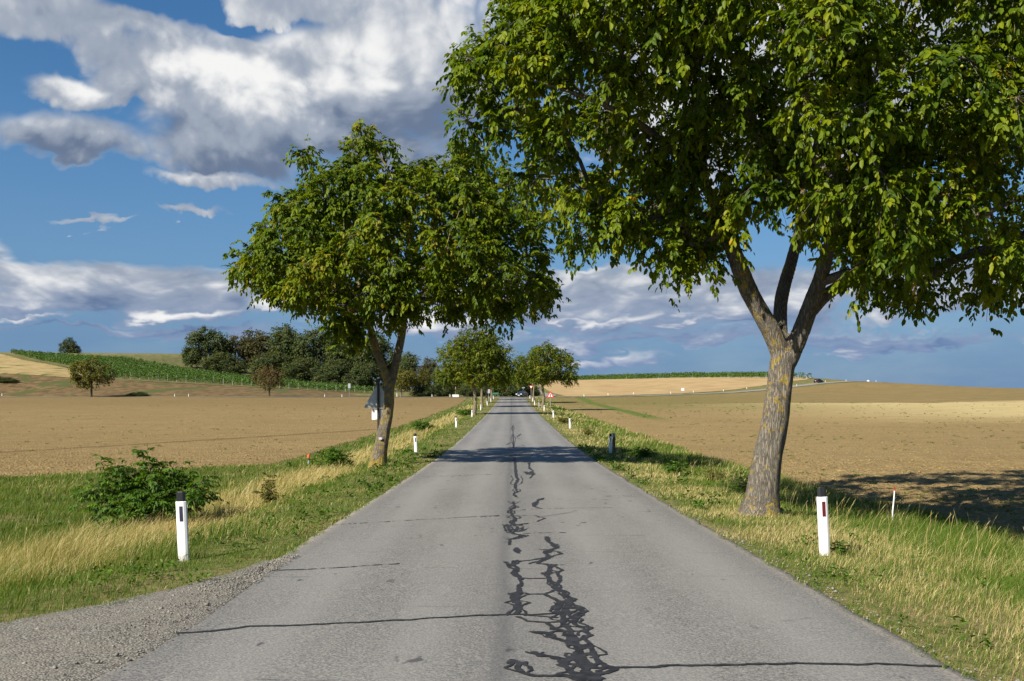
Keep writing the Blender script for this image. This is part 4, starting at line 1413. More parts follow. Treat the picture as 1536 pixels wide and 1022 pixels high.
poly_l = [(450, 203), (478, 213), (492, 240), (520, 240), (514, 188), (546, 193), (565, 205), (577, 195), (600, 225), (625, 215), (640, 235), (680, 222), (702, 212), (722, 235), (748, 240),
          (772, 270), (800, 300), (815, 330), (820, 380), (815, 400), (827, 430), (818, 462), (800, 470), (790, 460), (772, 502), (745, 485), (720, 480), (690, 470), (650, 474), (626, 488),
          (608, 482), (585, 488), (560, 484), (530, 500), (502, 512), (490, 480), (470, 470), (450, 488), (438, 492), (428, 470), (400, 450), (385, 415), (350, 408), (335, 395), (358, 372),
          (385, 355), (372, 330), (405, 318), (408, 288), (440, 280), (455, 260), (448, 240), (441, 208)]
cl2 = crown_points_outline(poly_l, D2, 4.6, 370, 13, .42, 130)
bx, by = W(566, D2), D2
hero_tree("walnut_tree", "walnut tree with lichen-spotted leaning trunk on the left verge before a road sign", (bx, by, zb - .02), trunk, limbs, cl2, M_BARK2, M_LEAF2,
          dict(twig_n=8, spread=.62, leaf_per_twig=5, nl=7, Lr=.25, ll=.148, lw=.070, oval=True, nuts=420, tint_mu=.50, tint_sd=.2), .035, .011, np.array([bx, D2, 7.0]))


def generic_tree(name, label, loc, H, lobes, trunk_pts, limbs, bark, leafmat, ncl, twig_n, spread, ll, lw, tint_mu=.5, group=None, nuts=0, lpt=3, nl=5, mind=.4, rmin=.02, seg=7, cat='tree'):
    """lobes, trunk and limbs in local metres"""
    global TR_N
    root = thing(name, label, cat, loc, 0, group)
    cl = lobed_points(lobes, ncl, mind)
    tl = np.sum(np.linalg.norm(np.diff(np.array(trunk_pts[0]), axis=0), axis=1))
    TR_N = max(2, int(tl / .3))
    tw = grow([trunk_pts] + limbs, cl, rmin)
    V = []; Q = []; nv = 0
    for k, (p, r) in enumerate([trunk_pts] + limbs):
        v, q = tube(np.array(p), np.array(r), 12)
        V.append(v); Q.append(q + nv); nv += len(v)
    for p, r in tw:
        v, q = tube(p, r, 4)
        V.append(v); Q.append(q + nv); nv += len(v)
    c = np.mean(cl, 0)
    cv, cf, cm, fm, tt, (ta, tb) = make_crown(cl, twig_n, spread, lpt, nl, ll * 1.7, ll, lw, leafmat, c, nuts, tint_mu, .2)
    link("trunk", make_mesh("trunk", np.concatenate(V), [np.concatenate(Q)], bark, smooth=True), root)
    link("crown", make_mesh("crown", cv, cf, cm, fm, attrs={'tint': tt}), root)
    return root


def row_tree(label, loc, seed_lobes):
    return generic_tree("walnut_tree", label, loc, 10, seed_lobes,
                        ([(0, 0, -.15), (.05, 0, .4), (.18, 0, 1.5), (.05, 0, 2.6), (-.1, 0, 3.6)], [.30, .23, .19, .18, .17]),
                        [([(-.1, 0, 3.4), (-.5, -.2, 4.4), (-1.5, -.5, 5.6), (-2.4, -.6, 6.6)], [.15, .12, .09, .05]),
                         ([(-.1, 0, 3.4), (.4, .2, 4.5), (.9, .3, 6.2), (1.0, .2, 8.3)], [.15, .12, .09, .05]),
                         ([(0, .1, 3.4), (.9, -.5, 4.3), (2.0, -1.0, 5.0), (2.9, -1.2, 5.6)], [.13, .10, .08, .05]),
                         ([(0, .1, 3.4), (-.3, 1.0, 4.6), (-.8, 2.0, 5.8)], [.12, .10, .06])],
                        M_BARK3, M_LEAF3, 190, 9, .75, .22, .12, .52, "roadside walnut trees", 0, 3, 5, .55)


lob_a = [((-1.8, 0, 6.3), (2.3, 2.6, 2.2)), ((1.5, .2, 7.2), (2.3, 2.6, 2.4)), ((0, -.8, 8.2), (2.0, 2.2, 1.7)), ((2.6, 0, 5.4), (1.8, 2.0, 1.7)), ((-2.6, .6, 5.0), (1.5, 1.8, 1.4)), ((.2, -1.6, 5.6), (2.0, 1.6, 1.6))]
lob_b = [((-2.4, 0, 6.0), (2.2, 2.4, 1.9)), ((.3, 0, 7.8), (2.6, 2.6, 2.0)), ((2.6, .2, 6.4), (2.3, 2.4, 2.1)), ((3.6, 0, 5.0), (1.6, 1.8, 1.2)), ((-.4, -1.2, 5.6), (2.2, 1.8, 1.4)), ((-3.4, 0, 4.9), (1.2, 1.5, 1.0))]
d = 112; x = W(711, d)
ta = row_tree("leftmost bright green walnut of the far left roadside row", (x, d, Tf(x, d)), lob_a)
for px, d, rz, sc, lab in ((723, 150, 1.9, 1.0, "second walnut of the far left roadside row, thin straight trunk"),
                           (731, 182, 3.6, 1.02, "third walnut of the far left roadside row, beside a small sign"),
                           (737, 214, 5.0, 1.0, "last walnut of the far left roadside row before the junction")):
    x = W(px, d)
    dup(ta, (x, d, Tf(x, d)), rz, sc, lab)
d = 149; x = W(814, d)
tb = row_tree("round-crowned walnut on the right verge behind the red triangle sign", (x, d, Tf(x, d)), lob_b)
d = 204; x = W(801, d)
dup(tb, (x, d, Tf(x, d)), 2.4, .92, "walnut beside the give way sign at the junction")

# ------------------------------------------------------------------ trees of the far wood and field edge
def simple_trunk(h, r, lean=0.0):
    return ([(0, 0, -.4), (lean * .3, 0, h * .3), (lean, 0, h * .6), (lean * 1.1, .1, h)], [r * 1.2, r, r * .8, r * .45])


def wood_proto(label, loc, H, Wd, leafmat, ll, ncl, kind):
    if kind == 'tall':
        lobes = [((-.22 * Wd, 0, .62 * H), (.26 * Wd, .3 * Wd, .22 * H)), ((.2 * Wd, 0, .7 * H), (.28 * Wd, .3 * Wd, .22 * H)), ((0, -.1 * Wd, .86 * H), (.26 * Wd, .26 * Wd, .14 * H)),
                 ((.3 * Wd, 0, .42 * H), (.2 * Wd, .25 * Wd, .18 * H)), ((-.3 * Wd, 0, .38 * H), (.2 * Wd, .25 * Wd, .16 * H))]
    elif kind == 'round':
        lobes = [((-.2 * Wd, 0, .6 * H), (.3 * Wd, .34 * Wd, .26 * H)), ((.22 * Wd, 0, .6 * H), (.28 * Wd, .34 * Wd, .26 * H)), ((0, 0, .76 * H), (.32 * Wd, .32 * Wd, .22 * H)), ((0, -.15 * Wd, .5 * H), (.36 * Wd, .3 * Wd, .2 * H))]
    else:
        lobes = [((-.25 * Wd, 0, .4 * H), (.3 * Wd, .3 * Wd, .36 * H)), ((.22 * Wd, 0, .36 * H), (.32 * Wd, .3 * Wd, .34 * H)), ((0, 0, .58 * H), (.32 * Wd, .3 * Wd, .38 * H)), ((.4 * Wd, 0, .25 * H), (.2 * Wd, .25 * Wd, .22 * H))]
    name = {'tall': 'deciduous_tree', 'round': 'field_tree', 'bush': 'bush'}[kind]
    tk = simple_trunk(H * (.75 if kind == 'tall' else .6), H * .018 + .06, H * .02)
    lm = [([(0, 0, H * .3), (-.15 * Wd, 0, H * .5), (-.25 * Wd, 0, H * .68)], [H * .011, H * .008, H * .004]),
          ([(0, 0, H * .34), (.16 * Wd, 0, H * .55), (.24 * Wd, .05 * Wd, H * .75)], [H * .011, H * .008, H * .004])]
    if kind == 'bush':
        tk = ([(0, 0, -.3), (0, 0, H * .25), (.05 * Wd, 0, H * .5)], [H * .03, H * .02, H * .01]); lm = [([(0, 0, .1), (-.2 * Wd, 0, H * .4)], [H * .015, H * .006]), ([(0, 0, .1), (.25 * Wd, 0, H * .4)], [H * .015, H * .006])]
    return generic_tree(name, label, loc, H, lobes, tk, lm, M_BARKD, leafmat, ncl, 6, ll * 2.2, ll, ll * .62, .45, None, 0, 3, 3, ll * .9, H * .0032, cat='tree' if kind != 'bush' else 'bush')


def at(px, d, sink=0.05):
    x = W(px, d)
    return (x, d, Tf(x, d) - sink)


def size(px_w, px_h, d):
    return px_w * d / F, px_h * d / F


wood = [  # px, top py, width px, distance, material, label
    (308, 490, 58, 395, 'g', "tall dark tree at the left end of the far wood"),
    (352, 500, 52, 400, 'b', "thin brownish tree second from the left end of the far wood"),
    (385, 491, 60, 398, 'b', "tall half-bare brownish tree in the middle of the far wood"),
    (432, 486, 66, 392, 'g', "tallest broad tree of the far wood behind the vineyard"),
    (480, 489, 64, 385, 'g', "dark green wood tree left of the lichen-trunked walnut"),
    (525, 492, 66, 372, 'g', "dark wood tree directly behind the leaning walnut trunk"),
    (566, 500, 60, 365, 'g', "shaded wood tree behind the fork of the leaning walnut"),
    (610, 528, 46, 350, 'g', "low dark wood tree right of the leaning walnut"),
    (643, 533, 30, 330, 'b', "slim reddish brown tree beside the far left roadside walnut"),
    (288, 520, 26, 402, 'g', "low rounded tree at the outer left foot of the far wood"),
    (335, 522, 50, 380, 'd', "dark understorey tree below the left part of the far wood"),
    (412, 520, 56, 372, 'd', "dark understorey tree above the middle vine rows"),
    (460, 528, 56, 360, 'd', "dense understorey tree above the right vine rows"),
    (505, 530, 56, 350, 'd', "dense dark tree left of the triangular sign back"),
    (550, 535, 52, 345, 'd', "dense dark tree above the triangular sign back"),
    (668, 540, 44, 300, 'd', "dark tree behind the wayside cross"),
    (705, 538, 50, 285, 'd', "dark tree hidden behind the far left roadside row"),
    (745, 535, 50, 280, 'd', "dark tree at the end of the road behind the junction"),
]
protos = {}
for px, top, wpx, d, k, lab in wood:
    x, y, z = at(px, d, .3)
    H = (Zp(top, d) - z) * .94; Wd = wpx * d / F * 1.2
    if k not in protos:
        m = {'g': M_WOOD, 'b': M_WOODB, 'd': M_WOOD}[k]
        if k == 'b':
            m = leafy("thin_brown_leaf", [(0, (0.042, 0.046, 0.020)), (0.5, (0.085, 0.082, 0.034)), (1, (0.135, 0.115, 0.048))], .3, .7, .1)
        o = wood_proto(lab, (x, y, z), 14, 13, m, .55, {'g': 190, 'b': 130, 'd': 190}[k], 'tall' if k != 'd' else 'bush')
        if k == 'd': o.name = 'understorey_tree'; o['category'] = 'tree'
        o['group'] = 'trees of the far wood'
        o.scale = (Wd / 13, Wd / 13, H / 14)
        protos[k] = o
    else:
        dup(protos[k], (x, y, z), rng.uniform(0, 6.28), (Wd / 13, Wd / 13, H / 14), lab, 'trees of the far wood')

fld = wood_proto("young olive-green tree alone beside the far left road", at(137, 256), 8, 9, M_OLIVE, .32, 120, 'round')
fld.name = 'field_tree'; s_ = 66 * 256 / F / 9.0; fld.scale = (s_, s_, 63 * 256 / F / 8.0)
l2 = wood_proto("small reddish brown tree in front of the far wood and vineyard", at(404, 256), 8, 9, M_WOODB, .32, 110, 'round')
s_ = 50 * 256 / F / 9; l2.scale = (s_, s_, 50 * 256 / F / 8)
x, y, z = at(602, 254)
dup(fld, (x, y, z), 2.0, (1.0, 1.0, .98), "olive-green tree right of the leaning walnut trunk beside the far road")
x, y, z = at(628, 258)
dup(fld, (x, y, z), 4.1, (.95, .95, 1.0), "yellowish tree between the leaning walnut and the wayside cross")
lone = wood_proto("lone round dark bush-like tree on the skyline above the vines", at(104, 470, .4), 9, 9, M_WOOD, .4, 170, 'bush')
lone.name = 'round_bush'; s_ = 27 * 470 / F / 9; lone.scale = (s_, s_, 25 * 470 / F / 9 * 1.05)
# hedges and bushes beyond the junction
bsh = wood_proto("tall dark hedge bush straight ahead at the end of the road", at(752, 262), 6.5, 9, M_WOOD, .34, 150, 'bush')
bsh.name = 'hedge_bush'
for px, d, sx, sz, lab in ((783, 268, .85, .85, "bush behind the dark blue car at the junction"), (725, 262, .9, .8, "dark bush behind the trunks of the far left row"),
                           (640, 258, 1.0, .45, "low dark hedge left of the wayside cross"), (668, 262, .7, .7, "green bush just left of the wayside cross"),
                           (700, 258, .7, .6, "bush just right of the wayside cross"), (802, 275, .5, .45, "low bush behind the give way sign"),
                           (208, 262, .8, .22, "low dark bush beside the far left road"), (0, 285, 1.0, .3, "low dark thicket at the far left edge of the view")):
    dup(bsh, at(px, d), px * .37, (sx, sx, sz), lab)

# ------------------------------------------------------------------ vineyards
def vine_row(name, label, group, p0, p1, per_m, hgt, ll, posts, post_px=None):
    p0 = np.array(p0, float); p1 = np.array(p1, float)
    L = np.linalg.norm(p1 - p0)
    dr = (p1 - p0) / L
    n = int(L * per_m)
    s = rng.uniform(0, L, n)
    gap = vn(s * .35, s * 0 + p0[0], 91)
    keep = gap > .16
    s = s[keep]; n = len(s)
    lat = rng.normal(0, .28, n)
    x = p0[0] + dr[0] * s - dr[1] * lat; y = p0[1] + dr[1] * s + dr[0] * lat
    top = hgt * (0.85 + .3 * vn(s * .8, s * 0 + p0[1], 93))
    z = T(x, y) + .45 + rng.random(n) ** .8 * (top - .45)
    root = thing(name, label, 'vine row', (p0[0], p0[1], Tf(*p0)), 0, group)
    b = np.array([p0[0], p0[1], Tf(*p0)])
    D = nrm(rand_dir(n) + np.array([0, 0, -.4]))
    V, Fq, tt = leaflets(np.stack([x, y, z], 1) - b, D, ll * rng.uniform(.7, 1.2, n), ll * .85, nrm(rand_dir(n) + np.array([0, -.4, .8])), np.clip(rng.normal(.45, .22, n), 0, 1))
    link("foliage", make_mesh("foliage", V, [Fq], M_VINE, attrs={'tint': tt}), root)
    mb = MB()
    for k in range(posts):
        t = k / max(1, posts - 1) * .98 + .005
        q = p0 + (p1 - p0) * t
        z0 = Tf(*q)
        mb = MB()
        mb.tube([(q[0] - b[0], q[1] - b[1], z0 - b[2] - .2), (q[0] - b[0], q[1] - b[1], z0 - b[2] + hgt * .62), (q[0] - b[0] + .03, q[1] - b[1], z0 - b[2] + hgt * 1.0)], [.055, .05, .045], 6)
        mb.build("post", M_POSTV, root)
    return root


NR = 30
for k in range(NR):
    f = k / (NR - 1)
    x0 = -126 + f * 84; y0 = 303 + (1 - f) * 4
    L = 150 * (1 - f) ** 1.5 + 38
    vine_row("vine_row", "leafy vine row running up the left hillside below the wood", "vine rows on the left hillside",
             (x0, y0), (x0 - L * .565, y0 + L * .825), 24 if k < 3 else 18, 2.0, .42, 7 if k == 0 else (2 if k % 2 == 0 else 1))
for k in range(11):
    vine_row("vine_row", "vine row along the crest of the far right stubble field", "vine rows on the right skyline",
             (14 - k * 2, 518 + k * 4.0), (124, 412 + k * 11), 15, 2.4, .55, 9 if k == 0 else 1)

# ------------------------------------------------------------------ shrubs (pinnate leaves on arching stems)
def shrub(name, label, loc, H, Wd, nst, lps, ll, mat=None, cat='shrub', nl=9, shoots=()):
    root = thing(name, label, cat, loc)
    V = []; Q = []; nv = 0; B = []; O = []
    for k in range(nst + len(shoots)):
        a = rng.uniform(0, 6.283); r = Wd * .5 * rng.uniform(.15, 1) ** .7
        e = np.array([math.cos(a) * r, math.sin(a) * r * .8, H * (1.0 - .55 * (r / (Wd * .5)) ** 1.6) * rng.uniform(.75, 1.08)])
        e[2] *= rng.uniform(.8, 1.1)
        if k >= nst: e = np.array([shoots[k - nst][0], rng.normal(0, .2), shoots[k - nst][1]])
        t = np.linspace(0, 1, 9)[:, None]
        p = e * np.concatenate([t ** 1.25, t ** 1.25, t ** .8], 1) + rng.normal(0, .015, (9, 3)) * H
        p[0] = (rng.normal(0, .06), rng.normal(0, .06), -.05)
        v, q = tube(p, np.linspace(.013, .004, 9) * (H / 1.5) ** .5, 5)
        V.append(v); Q.append(q + nv); nv += len(v)
        tt = rng.uniform(.25, 1.0, lps)
        b = np.stack([np.interp(tt, np.linspace(0, 1, 9), p[:, i]) for i in range(3)], 1)
        B.append(b); O.append(nrm(rand_dir(lps, -.2, .5) + nrm(e)[None] * .5))
    link("stems", make_mesh("stems", np.concatenate(V), [np.concatenate(Q)], M_BARKD, smooth=True), root)
    B = np.concatenate(B); O = np.concatenate(O)
    cv, cf, tt = compound_leaves(B, O, nl, ll * 2.6, ll, ll * .40, np.clip(rng.normal(.5, .25, len(B)), 0, 1))
    link("foliage", make_mesh("foliage", cv, [cf], mat or M_SHRUB, attrs={'tint': tt}), root)
    return root


def gpt(px, d):
    x = W(px, d)
    return (x, d, Tf(x, d) - .02)


sh = shrub("roadside_shrub", "big leafy green shrub behind the nearest left delineator post", gpt(226, 19.5), 1.6, 3.1, 50, 26, .105, shoots=[(-.10, 1.65), (.10, 1.85), (-.80, 1.5), (.75, 1.3), (1.2, 1.15), (-1.3, 1.05)])
shrub("roadside_shrub", "green shrub with dangling leaves left of the lichen-trunked walnut", gpt(502, 38), 1.05, 1.9, 20, 18, .11)
shrub("roadside_shrub", "low shrub tuft beside the orange-capped marker", gpt(474, 40), .75, 1.0, 10, 14, .10)
shrub("roadside_shrub", "round dark green shrub in the straw right of the lichen-trunked walnut", gpt(632, 78), 1.15, 1.9, 26, 20, .12)
shrub("roadside_shrub", "small green shrub at the field edge by the far left row", gpt(697, 118), 1.0, 2.3, 24, 18, .14)
shrub("roadside_shrub", "dark spiky shrub in shade beside the grey stake on the right", gpt(962, 41), .62, 1.6, 26, 14, .07)
shrub("roadside_shrub", "bushy weed behind the third right delineator post", gpt(846, 84), .65, 1.3, 18, 16, .09, M_OLIVE)
shrub("weed_clump", "tall dark dock weeds standing left of the large trunk", gpt(1108, 25.5), .70, 1.1, 34, 9, .036, cat='weed')
shrub("weed_clump", "bright green weed clump at the right field edge", gpt(1070, 29), .62, .8, 20, 9, .04, M_OLIVE, cat='weed')
shrub("weed_clump", "low leafy weed in shade before the right field edge", gpt(1015, 30.5), .6, .9, 18, 12, .06, cat='weed')
shrub("weed_clump", "small dark twiggy clump at the foot of the nearest right delineator", gpt(1259, 12.95), .24, .22, 14, 9, .028, cat='weed')
shrub("weed_clump", "reddish leafed weed in the grass right of the big left shrub", gpt(405, 22), .75, .6, 10, 12, .06, M_OLIVE, cat='weed')
shrub("weed_clump", "tall green reeds beside the third right delineator post", gpt(882, 62), .55, 1.2, 24, 10, .05, M_OLIVE, cat='weed')

# ------------------------------------------------------------------ grass
def grass():
    V5 = []; T5 = []
    bands = [(3.5, 7, 1500, .0035, 1.0), (7, 10, 1500, .004, 1.0), (10, 14, 1250, .005, 1.0), (14, 19, 800, .0065, 1.0), (19, 26, 430, .009, 1.02), (26, 36, 230, .013, 1.05), (36, 52, 110, .019, 1.08),
             (52, 75, 48, .03, 1.1), (75, 110, 20, .048, 1.1), (110, 170, 7, .08, 1.15), (170, 240, 2.5, .13, 1.2)]
    dryV = []; 
    for (y0, y1, dens, bw, hs) in bands:
        xm = 0.56 * y1 + 3
        for side in (-1, 1):
            x0, x1 = (-min(xm, 44 if y0 < 48 else 12), RL + .15) if side < 0 else (RR - .15, min(xm, 10.2))
            if x1 <= x0: continue
            n = int((x1 - x0) * (y1 - y0) * dens)
            x = rng.uniform(x0, x1, n); y = rng.uniform(y0, y1, n)
            k = np.abs(x) < 0.56 * y + 2.6
            x, y = x[k], y[k]
            nz = fbm(x * .55, y * .55, 101, 3); nz2 = fbm(x * 1.7, y * 1.7, 111, 3); nz3 = fbm(x * .16, y * .16, 121, 2)
            u = rng.random(len(x))
            if side > 0:
                e = x - RR
                ok = (e > -.13 + .42 * (nz2 - .42)) & (x < xe_r(y) + .25 * (nz2 - .5) + .1)
                ok &= ~((e < .22) & (nz2 < .42) & (u < .8))
                h = np.interp(e, [0, .5, 1.3, 2.2, 3.4, 5.5, 6.3], [.055, .075, .10, .15, .25, .26, .20])
                straw = np.interp(e, [0, .35, .8, 1.6, 2.4, 3.5, 6], [.16, .30, .58, .54, .30, .20, .15]) + (nz - .5) * 1.3 + (nz3 - .5) * .5
            else:
                e = RL - x
                gx = np.where(y < 13, gravel_x(y), RL + .05)
                ok = (x < gx + .16 * (nz2 - .5) + .02) & (x > xe_l(y) - .15 - .3 * (nz2 - .5))
                h = np.interp(e, [0, 1.0, 1.8, 2.6, 3.3, 4.8, 6.0, 7.4], [.07, .09, .14, .20, .36, .46, .30, .22])
                near_h = np.interp(np.maximum(0, gx - x), [0, .6, 1.6, 3.0], [.07, .14, .24, .40])
                h = np.where(y < 16, np.minimum(h + .12 * (nz > .5), near_h * 1.15), h)
                band = np.interp(e, [2.2, 3.2, 4.8, 5.8], [0, 1, 1, 0]) * ss(y, 9.5, 13) * (1 - .6 * ss(y, 150, 220))
                band = np.where(y < 17, np.interp(gx - x, [1.6, 3.0, 5.0, 8], [0, .75, .75, 0.1]) * ss(y, 9.5, 12.5), band)
                h = h * np.interp(e, [0, 2.4, 3.4], [.72, .78, 1.0]); straw = .12 + .58 * band + (nz - .5) * 1.35 * (0.35 + band) + (nz3 - .5) * .4 - .10 * (1 - band)
                h = h * (1 - .25 * (1 - band) * (e > 5.5))
            x, y, h, straw, u, nz2 = x[ok], y[ok], h[ok], straw[ok], u[ok], nz2[ok]
            n = len(x)
            if n == 0: continue
            dry = u < np.clip(straw, .03, .97)
            tint = np.where(dry, rng.uniform(.70, 1.0, n), np.clip(rng.normal(.28, .13, n) + .15 * straw, 0, .6))
            hh = h * hs * rng.uniform(.5, 1.25, n) * np.where(dry, 1.05, .95) * (.35 + 1.3 * nz2)
            z = T(x, y) - .01
            a = rng.uniform(0, 6.283, n)
            lean = rng.uniform(.1, .75, n) * hh
            lx = np.cos(a) * lean + (.10 + .5 * nz2) * hh; ly = np.sin(a) * lean + .05 * hh
            b = rng.uniform(0, 6.283, n)
            w = bw * rng.uniform(.6, 1.3, n)
            wx, wy = np.cos(b) * w * .5, np.sin(b) * w * .5
            p0 = np.stack([x - wx, y - wy, z], 1); p1 = np.stack([x + wx, y + wy, z], 1)
            mx, my, mz = x + lx * .38, y + ly * .38, z + hh * .62
            p2 = np.stack([mx + wx * .75, my + wy * .75, mz], 1); p3 = np.stack([mx - wx * .75, my - wy * .75, mz], 1)
            p4 = np.stack([x + lx, y + ly, z + hh * rng.uniform(.85, 1.0, n)], 1)
            V5.append(np.stack([p0, p1, p2, p3, p4], 1)); T5.append(tint)
    V = np.concatenate(V5); tt = np.concatenate(T5)
    print("grass blades", len(V))
    for name, sel, lab in (("verge_grass", tt < .65, "green grass covering both verges"), ("dry_grass", tt >= .65, "straw-coloured dry grass among the green on both verges")):
        v = V[sel]; n = len(v); b = np.arange(n)[:, None] * 5
        me = make_mesh(name, v.reshape(-1, 3), [b + np.array([(0, 1, 2, 3)]), b + np.array([(3, 2, 4)])], M_GRASS, attrs={'tint': np.repeat(tt[sel], 5)})
        tag(link(name, me), lab, 'grass', None, 'stuff')


grass()


def seed_stalks():
    """tall flowering grass stalks standing above the verge"""
    n = 1100
    y = rng.uniform(8.5, 34, n); side = rng.random(n)
    x = np.where(side < .5, rng.uniform(5.3, 9.2, n), rng.uniform(-9.2, -5.3, n))
    near = (y < 15) & (x < 0)
    k = (np.abs(x) < .56 * y + 1)
    x, y = x[k], y[k]; n = len(x)
    z = T(x, y)
    h = rng.uniform(.28, .62, n)
    lx = rng.uniform(-.15, .5, n) * h; ly = rng.normal(0, .15, n) * h
    w = .003 + .00022 * y
    b = rng.uniform(0, 6.283, n); wx = np.cos(b) * w / 2; wy = np.sin(b) * w / 2
    P = []
    for f, ww in ((0, 1), (.5, .8), (.84, .7), (.9, 1.7), (1.0, .3)):
        cx = x + lx * f * f; cy = y + ly * f * f; cz = z + h * f
        P.append(np.stack([cx - wx * ww, cy - wy * ww, cz], 1)); P.append(np.stack([cx + wx * ww, cy + wy * ww, cz], 1))
    V = np.stack(P, 1).reshape(-1, 3); bi = np.arange(n)[:, None] * 10
    Q = np.concatenate([bi + np.array([(2 * i, 2 * i + 1, 2 * i + 3, 2 * i + 2)]) for i in range(4)])
    t = np.repeat(rng.uniform(.66, .95, n), 10)
    tag(link("grass_stalks", make_mesh("grass_stalks", V, [Q], M_GRASS, attrs={'tint': t})), "tall dry seed stalks standing above the verge grass", "grass", None, 'stuff')


seed_stalks()


def verge_herbs():
    """broad-leaved herbs, rosettes and a few white flowers in the verges"""
    n = 2600
    y = 5.5 + 44 * rng.random(n) ** 1.3; sd_ = rng.random(n) < .5
    gx = np.where(y < 13, gravel_x(y), RL)
    x = np.where(sd_, RR + .05 + 6 * rng.random(n) ** 1.5, gx - .08 - 7 * rng.random(n) ** 1.4)
    k = (np.abs(x) < .56 * y + 2) & (x > xe_l(y)) & (x < xe_r(y)) & (fbm(x * .9, y * .9, 301, 3) > .49)
    k &= ~((x > 0) & (rng.random(n) < .45))
    x, y = x[k], y[k]; n = len(x); lp = 11
    X = np.repeat(x, lp); Y = np.repeat(y, lp); S = np.repeat(rng.uniform(.4, 1.25, n) ** 1.4, lp)
    P = np.stack([X, Y, T(X, Y) + rng.random(n * lp) * .11 * S], 1) + rng.normal(0, .05, (n * lp, 3)) * S[:, None] * np.array([1, 1, .2])
    D = nrm(rand_dir(n * lp, -.1, .9))
    V, Fq, tt = leaflets(P, D, (.034 + .0017 * Y) * S, (.018 + .0009 * Y) * S, nrm(rand_dir(n * lp) * .6 + np.array([0, 0, 1.0])), np.repeat(rng.uniform(.0, .85, n), lp), True)
    tag(link("verge_herbs", make_mesh("verge_herbs", V, [Fq], M_SHRUB, attrs={'tint': tt})), "broad-leaved green herbs growing among the verge grass", "herbs", None, 'stuff')


verge_herbs()


def soil_clods():
    n = 15000
    y = 14 + 110 * rng.random(n) ** 1.9; x = xe_r(y) - .1 + (.58 * y - 4) * rng.random(n)
    m = 11000
    y2 = 30 + 100 * rng.random(m) ** 1.8; x2 = xe_l(y2) + .1 - (.56 * y2 - 6) * rng.random(m)
    x = np.concatenate([x, x2]); y = np.concatenate([y, y2]); n = len(x)
    k = np.abs(x) < .58 * y + 2; x, y = x[k], y[k]; n = len(x)
    r = rng.uniform(.012, .036, n) * (1 + (rng.random(n) < .05) * 1.0) * (.75 + .007 * y)
    z = T(x, y) + .05 + cloddy(x, y) + r * .12
    oc = np.array([(1, .1, 0), (-.9, .2, .1), (.1, 1, .1), (-.1, -1, 0), (.15, .1, .8), (.1, 0, -.6)])
    an = rng.uniform(0, 6.28, n); ca, sa = np.cos(an)[:, None], np.sin(an)[:, None]
    jit = rng.uniform(.7, 1.3, (n, 6, 3))
    o = oc[None] * jit
    v = np.stack([o[..., 0] * ca - o[..., 1] * sa, o[..., 0] * sa + o[..., 1] * ca, o[..., 2]], -1) * r[:, None, None] + np.stack([x, y, z], 1)[:, None]
    b = np.arange(n)[:, None] * 6
    fs = np.concatenate([b + np.array([q]) for q in [(0, 2, 4), (2, 1, 4), (1, 3, 4), (3, 0, 4), (2, 0, 5), (1, 2, 5), (3, 1, 5), (0, 3, 5)]])
    m_ = plain("dry_clod", (0.275, 0.195, 0.078), 0.97, var=.3, scale=2.5, spec=.05)
    tag(link("soil_clods", make_mesh("soil_clods", v.reshape(-1, 3), [fs], m_)), "dry brown clods lying on the bare fields", "soil", None, 'stuff')


soil_clods()


def field_weeds():
    n = 2000
    u = rng.random(n)
    y = 20 + 190 * u ** 1.3
    x = rng.uniform(10.5, 12 + .62 * y)
    x = rng.uniform(0, 1, n) * (.56 * y - 6) + 10.5
    k = (fbm(x * .12, y * .12, 131, 3) > .46) & (rng.random(n) < .8)
    x, y = x[k], y[k]
    # some on the left field too
    m = 420
    y2 = 45 + 160 * rng.random(m) ** 1.2; x2 = -11.5 - rng.random(m) * (.5 * y2 - 8)
    k2 = fbm(x2 * .06, y2 * .06, 137, 3) > .5
    x = np.concatenate([x, x2[k2]]); y = np.concatenate([y, y2[k2]])
    n = len(x)
    lp = 12
    X = np.repeat(x, lp); Y = np.repeat(y, lp); sz = np.repeat(rng.uniform(.25, 1.0, n) ** 1.5 * 1.2, lp)
    P = np.stack([X, Y, T(X, Y) + .06 + cloddy(X, Y)], 1) + rng.normal(0, .055, (n * lp, 3)) * sz[:, None] * np.array([1.4, 1, .15])
    D = nrm(rand_dir(n * lp, .1, .9))
    V, Fq, tt = leaflets(P, D, (.06 + .0005 * Y) * sz, .03 + .00025 * Y, nrm(rand_dir(n * lp) + np.array([0, 0, .8])), rng.uniform(.1, .45, n * lp))
    tag(link("field_weeds", make_mesh("field_weeds", V, [Fq], M_GRASS, attrs={'tint': tt})), "small green weeds sprouting on the bare fields", "weeds", None, 'stuff')


field_weeds()


